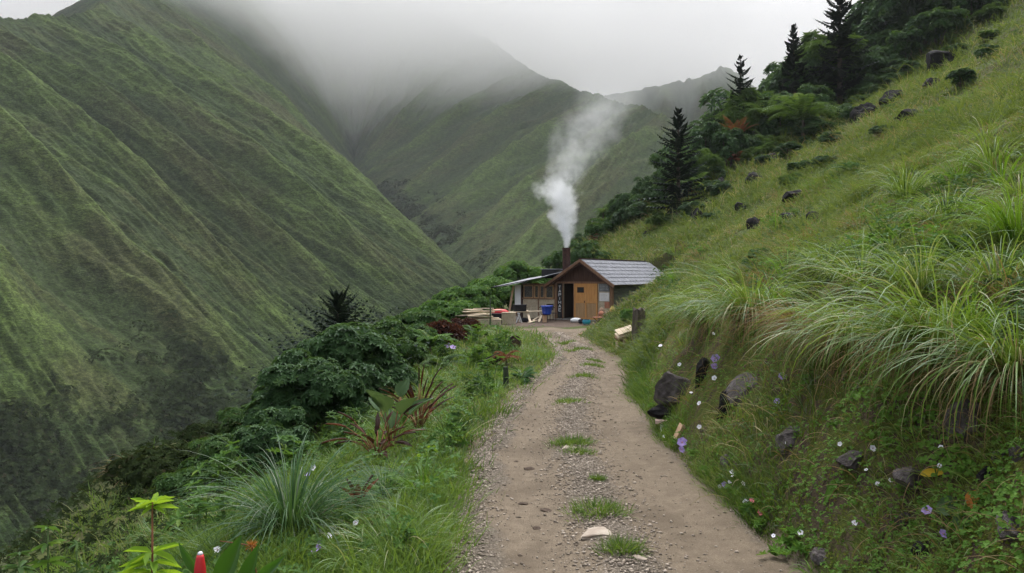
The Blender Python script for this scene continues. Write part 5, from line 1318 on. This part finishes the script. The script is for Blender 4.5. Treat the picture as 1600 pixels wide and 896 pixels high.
o = nmesh('gravel', J.reshape(-1, 3), (np.arange(n)[:, None, None]*6+of[None]).reshape(-1, 3), t.m, attr={'v': np.repeat(r.random(n), 6)}); tag(o, kind='stuff')
# grass patches in the middle of the path
for i, (px, py, w_, lab) in enumerate([(935, 808, 92, 'largest low grass patch in the middle of the path'), (972, 868, 66, 'nearest grass patch, below the large flat path stone'), (893, 698, 56, 'middle grass patch around the flat pale stone'), (904, 712, 40, 'thin grass strip just below the middle grass patch'),
        (933, 757, 22, 'tiny grass patch between the middle and the largest one'), (889, 632, 40, 'grass patch above the middle one, on the left wheel track side'), (912, 592, 34, 'small grass patch where the path starts to bend'), (926, 574, 26, 'small grass patch above the bend one'),
        (905, 548, 34, 'grass strip in the far bend of the path'), (884, 537, 26, 'farthest grass strip close to the yard'), (930, 566, 20, 'smallest tuft right of the far strips')]):
    p = at0(px, py); z = float(H(p[0], p[1])); R0 = w_/F*p[1]/2; rng = np.random.default_rng(300+i)
    n = 520 if w_ > 50 else 260
    w_ = w_
    q = np.clip(rng.normal(0, .42, (n, 2)), -1, 1)*np.array([R0, R0*.8])*(1.35 if py < 720 else 1.1)
    zz = H(p[0]+q[:, 0], p[1]+q[:, 1])-z
    P = np.stack([q[:, 0], q[:, 1], zz], -1); az = np.arctan2(q[:, 1], q[:, 0])+rng.normal(0, .8, n)
    hh = (.045+.075*min(1, w_/70))*(1+.03*p[1])
    o = empty('grass_patch', (p[0], p[1], z), 0, lab, 'grass patch', 'grass patches along the middle of the path')
    lm('blades', blades(P, az, rng.uniform(.6, 1.5, n), hh*rng.uniform(.5, 1.3, n), (.003+.0008*p[1])*rng.uniform(.7, 1.3, n), rng.uniform(.2, 1.4, n), 3), L_verge, o)
# flowers
def flower(px, py, size, col, seed, lead, group, npet=5, stemL=.07):
    rng_ = np.random.default_rng(seed); p = hit(px, py); nn = slope_normal(np.array([p[0]]), np.array([p[1]]))[0]
    s = size/F*p[1]*.72
    o = empty('flower', tuple(p-nn*.0), 0, place(px, py, lead), 'flower', group)
    c = nrm(nn*.5+np.array([rng_.normal(0, .5), -.6+rng_.normal(0, .3), .45])); top = nn*stemL*.8+np.array([0, -.03, .02])
    a = nrm(np.cross(c, [0, 0, 1.])); b = np.cross(c, a); ph = np.arange(npet)/npet*6.283+rng_.random()*6
    D = a*np.cos(ph)[:, None]+b*np.sin(ph)[:, None]+c*.25
    V, Fq, A = leaves(np.repeat([top], npet, 0), D, np.repeat([c], npet, 0), s*.62, s*.55, v=np.full(npet, .5), fold=.05, droop=.05, wide=.62)
    pt = nmesh('petals', V, Fq, M[col]); kid(o, pt)
    MB().lathe([(.0, -.001), (s*.12, 0), (s*.09, s*.06), (s*.01, s*.08)], 8).build('eye', M['eye'], o).matrix_local = Matrix.Translation(Vector(top+c*.002))@Vector(c).to_track_quat('Z', 'Y').to_matrix().to_4x4()
    MB().tube([(0, 0, -.02), tuple(top*.6), tuple(top-c*.003)], [.0022, .002, .0016], 5).build('stem', M['stem'], o)
    return o
W1 = [(1120,598,11),(1097,636,10),(1097,674,10),(1084,619,7),(1235,700,8),(1151,752,12),(1166,763,10),(1149,744,11),(1170,792,13),(1257,840,12),(1213,847,9),(1065,574,9),(1041,688,8),
 (1369,710,14),(1318,702,10),(1359,744,8),(1377,767,10),(1397,760,9),(1474,739,10),(1476,711,10),(1341,828,12),(1133,423,9),(1113,482,8),(1175,385,9),(1210,378,10),(1118,527,8),(1035,544,9),(1128,768,8),(1145,760,8),(1310,505,8)]
for i, (px, py, s_) in enumerate(W1): flower(px, py, s_*.95, 'petal', 400+i, 'small white flower on the bank', 'white flowers on the bank')
W1 += [(1145,752,8),(1157,770,8),(1160,748,7),(1173,800,8),(1198,822,9),(1222,852,8),(1241,866,9),(1100,735,8),(1087,720,7),(1030,650,7),(1295,745,9),(1355,775,8),(1420,700,9),(1500,770,9),(1540,850,10),(1385,860,9),(1250,560,9),(1290,590,8),(1075,600,7),(1060,560,7)]
W2 = [(1219,635,18),(1227,595,16),(1455,809,20),(1480,847,18),(1137,765,14),(1122,566,18),(1120,578,14),(1070,698,20),(1068,710,14)]
for i, (px, py, s_) in enumerate(W2): flower(px, py, s_, 'violet', 450+i, 'pale violet flower on the bank', 'violet flowers on the bank', 6)
for i, (px, py, s_) in enumerate([(1192,809,12),(1180,789,11)]): flower(px, py, s_, 'pink', 470+i, 'small pink flower at the bank foot', 'pink flowers at the bank foot')
for i, (px, py, s_, cl) in enumerate([(560,838,12,'petal'),(518,860,13,'petal'),(350,880,16,'petal'),(703,548,14,'violet'),(698,549,12,'violet'),(708,550,12,'violet'),(500,878,10,'violet'),(495,884,10,'violet'),(504,872,9,'violet'),(489,888,9,'violet'),(497,745,12,'petal'),(487,757,11,'violet')]):
    flower(px, py, s_*1.1, cl, 480+i, ('white' if cl == 'petal' else 'violet')+' flower in the left verge', 'flowers in the left verge', 5, .16)
# rotten post and wood stack
p = hit(998, 531); k = p[1]/F
mb = MB(); rr = random.Random(4)
prof = [(-.08, 0), (.1, .02), (.5, 0), (.9, -.01), (1.0, .02)]
o = empty('post_stump', tuple(p), 0, 'rotten grey brown post stump standing beside the path below the slope', 'stump')
hgt = 48*k; rad = 10.5*k
V, Fl = tube([(0, 0, -.15), (.01, 0, hgt*.3), (.02, 0, hgt*.65), (.01, 0, hgt)], [rad*1.15, rad, rad*.95, rad*.85], 16)
V += nrm(V*np.array([1, 1, 0])+1e-6)*(.12*rad*np.sin(np.arange(len(V))*2.3))[:, None]; V[-17:, 2] += np.random.default_rng(3).uniform(-.08, .1, 17)*hgt
MB().add(V, Fl).build('post_body', M['bark'], o)
MB().tube([(rad*1.6, 0, -.1), (rad*1.7, 0, hgt*.35)], [rad*.5, rad*.35], 8).build('side_stub', M['bark'], o)
p = hit(976, 541); k = p[1]/F
for i, (dz, a, ln, lab) in enumerate(((.40, .5, 27, 'top pale plank of the small wood stack beside the post stump'), (.27, .42, 26, 'middle pale plank of the small wood stack by the stump'), (.16, .55, 25, 'bottom dark plank of the small wood stack by the stump'))):
    L__ = ln*k; o = MB().box(-L__/2, L__/2, -.16, .16, -.03, .03).build('plank', M['pale' if i < 2 else 'frame'], None, .006); o.location = (p[0], p[1]+.1*i, p[2]+dz+.1); o.rotation_euler = (.5, -.28, a*.4); tag(o, lab, 'plank', 'planks stacked beside the post stump')
o = MB().box(-.05, .05, -.05, .05, -.1, .24).box(-.28, -.2, .05, .12, -.1, .14).build('stack_support', M['pale'], None, .004); o.location = tuple(p); tag(o, 'short pale legs holding up the small wood stack', 'trestle')
# block and pink slab at the path edge
p = hit(1058, 688); k = p[1]/F; o = MB().box(-6*k, 6*k, -5*k, 5*k, 0, 26*k).build('wood_block', M['brick'], None, .006); single(o, p, .4, 'orange tan sawn block leaning at the path edge below the boulder', 'block'); o.rotation_euler = (.1, .45, .4)
p = hit(1036, 672); k = p[1]/F; o = MB().box(-12*k, 12*k, -6*k, 6*k, 9*k, 15*k).build('slab', M['pinkslab'], None, .008); single(o, p, -.2, 'pale pink slab resting on a white stub beside the dark boulder', 'slab')
o = MB().lathe([(5*k, -.05), (4*k, 4*k), (5.5*k, 8.8*k)], 10).build('slab_stub', M['petal'], None); single(o, p, 0, 'little white stub under the pale pink slab', 'stub')
# left: black pot, broken log, stub post
p = hit(803, 545); k = p[1]/F
o = empty('black_pot', tuple(p+np.array([0, 0, 9*k])), .3, 'round black pot lying on its side in the left verge grass', 'pot'); o.rotation_euler = (R_(78), 0, .25)
MB().lathe([(5*k, -10*k), (9*k, -6*k), (10.5*k, 0), (9.5*k, 6*k), (8.0*k, 6.2*k), (8.5*k, 0), (4*k, -8*k)], 24, open_top=True).build('pot_body', M['black'], o, smooth=True)
MB().lathe([(9.6*k, 6*k), (10.6*k, 6.4*k), (10.4*k, 7.2*k), (9.0*k, 7*k)], 24, open_top=True).build('rim', M['rust'], o)
p = hit(775, 572); k = p[1]/F
o = empty('broken_log', tuple(p), .4, 'broken dark log with pale violet grey splinters below the black pot', 'log')
MB().tube([(-26*k, 0, 3*k), (-6*k, .02, 9*k), (12*k, 0, 16*k)], [5*k, 7*k, 6*k], 9).build('log_body', M['darkrock'], o)
MB().bar((-24*k, -.08, 9*k), (0, -.1, 15*k), 3.2*k, 1.2*k).bar((-14*k, -.12, 4*k), (8*k, -.16, 12*k), 3*k, 1.2*k).build('splinters', M['rock'], o)
p = hit(787, 547); rock(782, 550, 20, 18, 'dark stone between the black pot and the broken log', 'darkrock', seed=91, group=None)
fern_thing(790, 575, .62, 9, 'dry brown fern fronds drooping beside the broken log', .25, L_rust, 92, pl=.14, name='dead_fern', y1=40, pw=.03)
p = hit(790, 608); k = p[1]/F; o = MB().tube([(0, 0, -.1), (.01, 0, 16*k), (0, 0, 34*k)], [5*k, 4.6*k, 4*k], 10).build('stub_post', plain('mossy_dark_post', (.02, .03, .018), (.05, .065, .035), .95, 6), None); single(o, p, 0, 'short mossy dark stub post at the left path edge', 'post')
# fallen leaves and single big leaves on the bank
def leafthing(px, py, Lp, Wp, label, mat, az, name='fallen_leaf', tilt=.5, cat_='leaf'):
    p = hit(px, py); k = p[1]/F; nn = slope_normal(np.array([p[0]]), np.array([p[1]]))[0]; nn = nrm(nn+np.array([0, -.4, .1]))
    a = nrm(np.cross(nn, [0, 1., .1])); b = np.cross(nn, a); d = a*math.cos(az)+b*math.sin(az); s = np.cross(nn, d); L0, W0 = Lp*k, Wp*k
    T, Ww = np.meshgrid(np.linspace(0, 1, 12), np.linspace(-1, 1, 7), indexing='ij'); wid = W0*np.sin(math.pi*np.clip(T*.95+.03, 0, 1)**.8)
    G = d*((T-.5)*L0)[..., None]+s*(Ww*wid*.5)[..., None]+nn*(.03+(Ww**2)*wid*.15-.25*L0*(T-.5)**2)[..., None]
    o = nmesh(name, G.reshape(-1, 3), grid_faces(12, 7), mat, attr={'v': np.full(84, .5)}, smooth=True); o.location = tuple(p); tag(o, label, cat_); return o
leafthing(1525, 787, 34, 24, 'dead orange brown leaf lying on the lower bank', leaf_mat('orange_dead_leaf', (.35, .13, .03), (.45, .18, .05), None, .2, .7, .05), .3)
leafthing(1462, 745, 44, 14, 'curled yellow leaf leaning on the round grey violet stone', leaf_mat('yellow_leaf', (.50, .34, .03), (.6, .42, .05), None, .3, .6, .05), 2.2)
leafthing(1487, 800, 44, 34, 'single broad green leaf on the lower bank', L_big, 1.9, 'broad_leaf')
leafthing(1508, 822, 36, 28, 'second broad green leaf just below the single one', L_big, 2.6, 'broad_leaf')
leafthing(1300, 772, 50, 12, 'narrow green leaf lying across the hollow in the bank', L_cover, .2, 'narrow_leaf')
tussock(1274, 690, 1, .85, .035, 'tall narrow upright blade leaf in the middle of the bank', L_bright, 331, el=(1.5, 1.6), droop=(0, .1), rad=.01, group=None, cat_='blade leaf')
# leafy herbs along the bank foot and on the bank
hp = [(1150,775),(1110,745),(1190,830),(1230,860),(1085,715),(1060,700),(1040,670),(1020,640),(1010,615),(1002,590),(1215,875),(1255,868),(1130,760),(1170,805),(1240,845)]
for i, (px, py) in enumerate(hp):
    rng = np.random.default_rng(500+i); p = hit(px, py); n = 9; az = rng.uniform(0, 6.28, n)
    o = empty('herb', tuple(p), 0, place(px, py, 'low leafy green herb'), 'herb', 'leafy herbs along the foot of the bank')
    T = rng.normal(0, .05, (n, 3))*np.array([1, 1, 0])+np.array([0, 0, .03]); T[:, 2] += rng.uniform(0, .06, n)
    lm('leaves', rosettes(T, nrm(rng.normal(0, .3, (n, 3))+np.array([0, -.3, 1])), 6, .075, .026, spread=.5), L_cover, o)
hp = [(1390,650),(1430,640),(1470,720),(1500,735),(1560,770),(1360,620),(1540,800),(1590,780),(1480,700),(1400,690),(1520,720),(1330,640),(1450,660),(1255,610),(1225,640),(1590,860)]
for i, (px, py) in enumerate(hp):
    rng = np.random.default_rng(530+i); p = hit(px, py); n = 16
    nn = slope_normal(np.array([p[0]]), np.array([p[1]]))[0]
    o = empty('creeper', tuple(p), 0, place(px, py, 'bright round leaved creeper clump'), 'creeper', 'round leaved creepers on the bank')
    a = nrm(np.cross(nn, [0, 1., 0])); b = np.cross(nn, a); q = rng.normal(0, .10, (n, 2))
    T = a*q[:, :1]+b*q[:, 1:]+nn*rng.uniform(.02, .09, (n, 1))
    lm('leaves', rosettes(T, nrm(nn*.5+np.array([0, -.4, .6])+rng.normal(0, .25, (n, 3))), 3, .036, .034, spread=.05, wide=.6), L_cover, o)
# dead stems hanging on the bank
r = np.random.default_rng(9); y_ = 3.6*(16/3.6)**r.random(700); x_ = Rx(y_)+r.uniform(.3, 1.5, 700)
az_ = r.normal(PI, .7, 700)
o = lm('dead_stems', blades(np.stack([x_, y_, H(x_, y_)+.03], -1), az_, r.uniform(.0, 1.1, 700), r.uniform(.15, .55, 700), .003+.0008*y_, r.uniform(1.0, 2.8, 700), 6), L_straw); tag(o, kind='stuff')
for o in list(sc.objects):
    if o.type == 'EMPTY' and not KIDS.get(o.name) and not o.children: bpy.data.objects.remove(o)
# ------------------------------------------------------------------ air, cloud, smoke
def box_obj(name, x0, x1, y0, y1, z0, z1, mat):
    V = np.array([[x, y, z] for x in (x0, x1) for y in (y0, y1) for z in (z0, z1)], float)
    Fq = np.array([[0,1,3,2],[4,6,7,5],[0,4,5,1],[2,3,7,6],[0,2,6,4],[1,5,7,3]])
    return nmesh(name, V, Fq, mat)
t = NT('air'); pv = t.n('ShaderNodeVolumePrincipled'); pv.inputs['Color'].default_value = (.86, .90, .97, 1); pv.inputs['Density'].default_value = .00015
t.l(pv.outputs[0], t.out.inputs['Volume'])
tag(box_obj('haze', -1600, 1700, -300, 2300, -140, 560, t.m), kind='stuff')
t = NT('cloud_mist'); p = t.pos(); sx = t.n('ShaderNodeSeparateXYZ'); t.l(p, sx.inputs[0])
n = t.noise(t.mapping(p, (1, 1, 1.6)), .0065, 4, .55)
zz = t.math('ADD', sx.outputs[2], t.math('MULTIPLY', t.math('SUBTRACT', n, .5), -190.))
zz = t.math('ADD', zz, t.ramp(sx.outputs[1], 760, 980, 0, 140, False))
dz = t.ramp(zz, 215, 345); dy_ = t.math('MULTIPLY', t.ramp(sx.outputs[1], 520, 800), t.ramp(sx.outputs[0], 150, 420, 1, .75))
pv = t.n('ShaderNodeVolumePrincipled'); pv.inputs['Color'].default_value = (1, 1, 1, 1)
t.l(t.math('MULTIPLY', t.math('MULTIPLY', dz, dy_), .0075), pv.inputs['Density']); t.l(pv.outputs[0], t.out.inputs['Volume'])
co = tag(box_obj('cloud', -900, 1300, 500, 1900, 150, 500, t.m), kind='stuff')
t.m.cycles.volume_step_rate = .6

# chimney smoke: one plume of real volume above the pipe
cx_, cy_ = 2.64+.2*math.cos(CA)+.8*math.sin(CA), 43.5-.2*math.sin(CA)+.8*math.cos(CA)
t = NT('smoke'); p = t.pos(); sx = t.n('ShaderNodeSeparateXYZ'); t.l(p, sx.inputs[0])
h = t.math('MAXIMUM', t.math('SUBTRACT', sx.outputs[2], 4.15), 0.)
nv = t.noise(p, .55, 5, .6, color=True); ns = t.n('ShaderNodeSeparateColor'); t.l(nv, ns.inputs[0])
wob = t.math('MULTIPLY', t.math('SUBTRACT', ns.outputs[0], .5), t.math('MINIMUM', t.math('MULTIPLY', h, 1.0), 3.8))
wob2 = t.math('MULTIPLY', t.math('SUBTRACT', ns.outputs[1], .5), t.math('MINIMUM', t.math('MULTIPLY', h, 1.0), 3.8))
fc = t.n('ShaderNodeFloatCurve'); t.l(t.math('DIVIDE', h, 12.), fc.inputs['Value'])
cv = fc.mapping.curves[0]; pts = [(0, .5), (.08, .5), (.18, .475), (.28, .44), (.40, .50), (.50, .56), (.66, .68), (.80, .79), (1, .92)]
cv.points[0].location = pts[0]; cv.points[1].location = pts[-1]
for a in pts[1:-1]: cv.points.new(*a)
fc.mapping.update()
ax = t.math('MULTIPLY', t.math('SUBTRACT', fc.outputs[0], .5), 10.)
dx = t.math('ADD', t.math('SUBTRACT', t.math('SUBTRACT', sx.outputs[0], cx_), ax), wob); dy = t.math('ADD', t.math('SUBTRACT', sx.outputs[1], cy_), wob2)
rad = t.math('ADD', .20, t.math('MULTIPLY', t.math('POWER', h, .95), .33))
dist = t.math('DIVIDE', t.math('SQRT', t.math('ADD', t.math('MULTIPLY', dx, dx), t.math('MULTIPLY', dy, dy))), rad)
n2 = t.noise(p, 1.0, 5, .6)
core = t.ramp(t.math('ADD', dist, t.math('MULTIPLY', t.math('SUBTRACT', n2, .5), 2.3)), .95, .25)
fall = t.math('MULTIPLY', t.ramp(h, 0, 5.2, 1, .06), t.ramp(h, 6, 11.5, 1, .0))
n3 = t.ramp(n2, .32, .62, .15, 1.)
den = t.math('MULTIPLY', t.math('MULTIPLY', t.math('MULTIPLY', core, fall), n3), 6.5)
pv = t.n('ShaderNodeVolumePrincipled'); pv.inputs['Color'].default_value = (.97, .98, 1, 1); t.l(den, pv.inputs['Density']); t.l(pv.outputs[0], t.out.inputs['Volume'])
t.m.cycles.volume_step_rate = .12
tag(box_obj('smoke', cx_-4.2, cx_+6.5, cy_-3, cy_+3, 4.16, 16.5, t.m), kind='stuff')
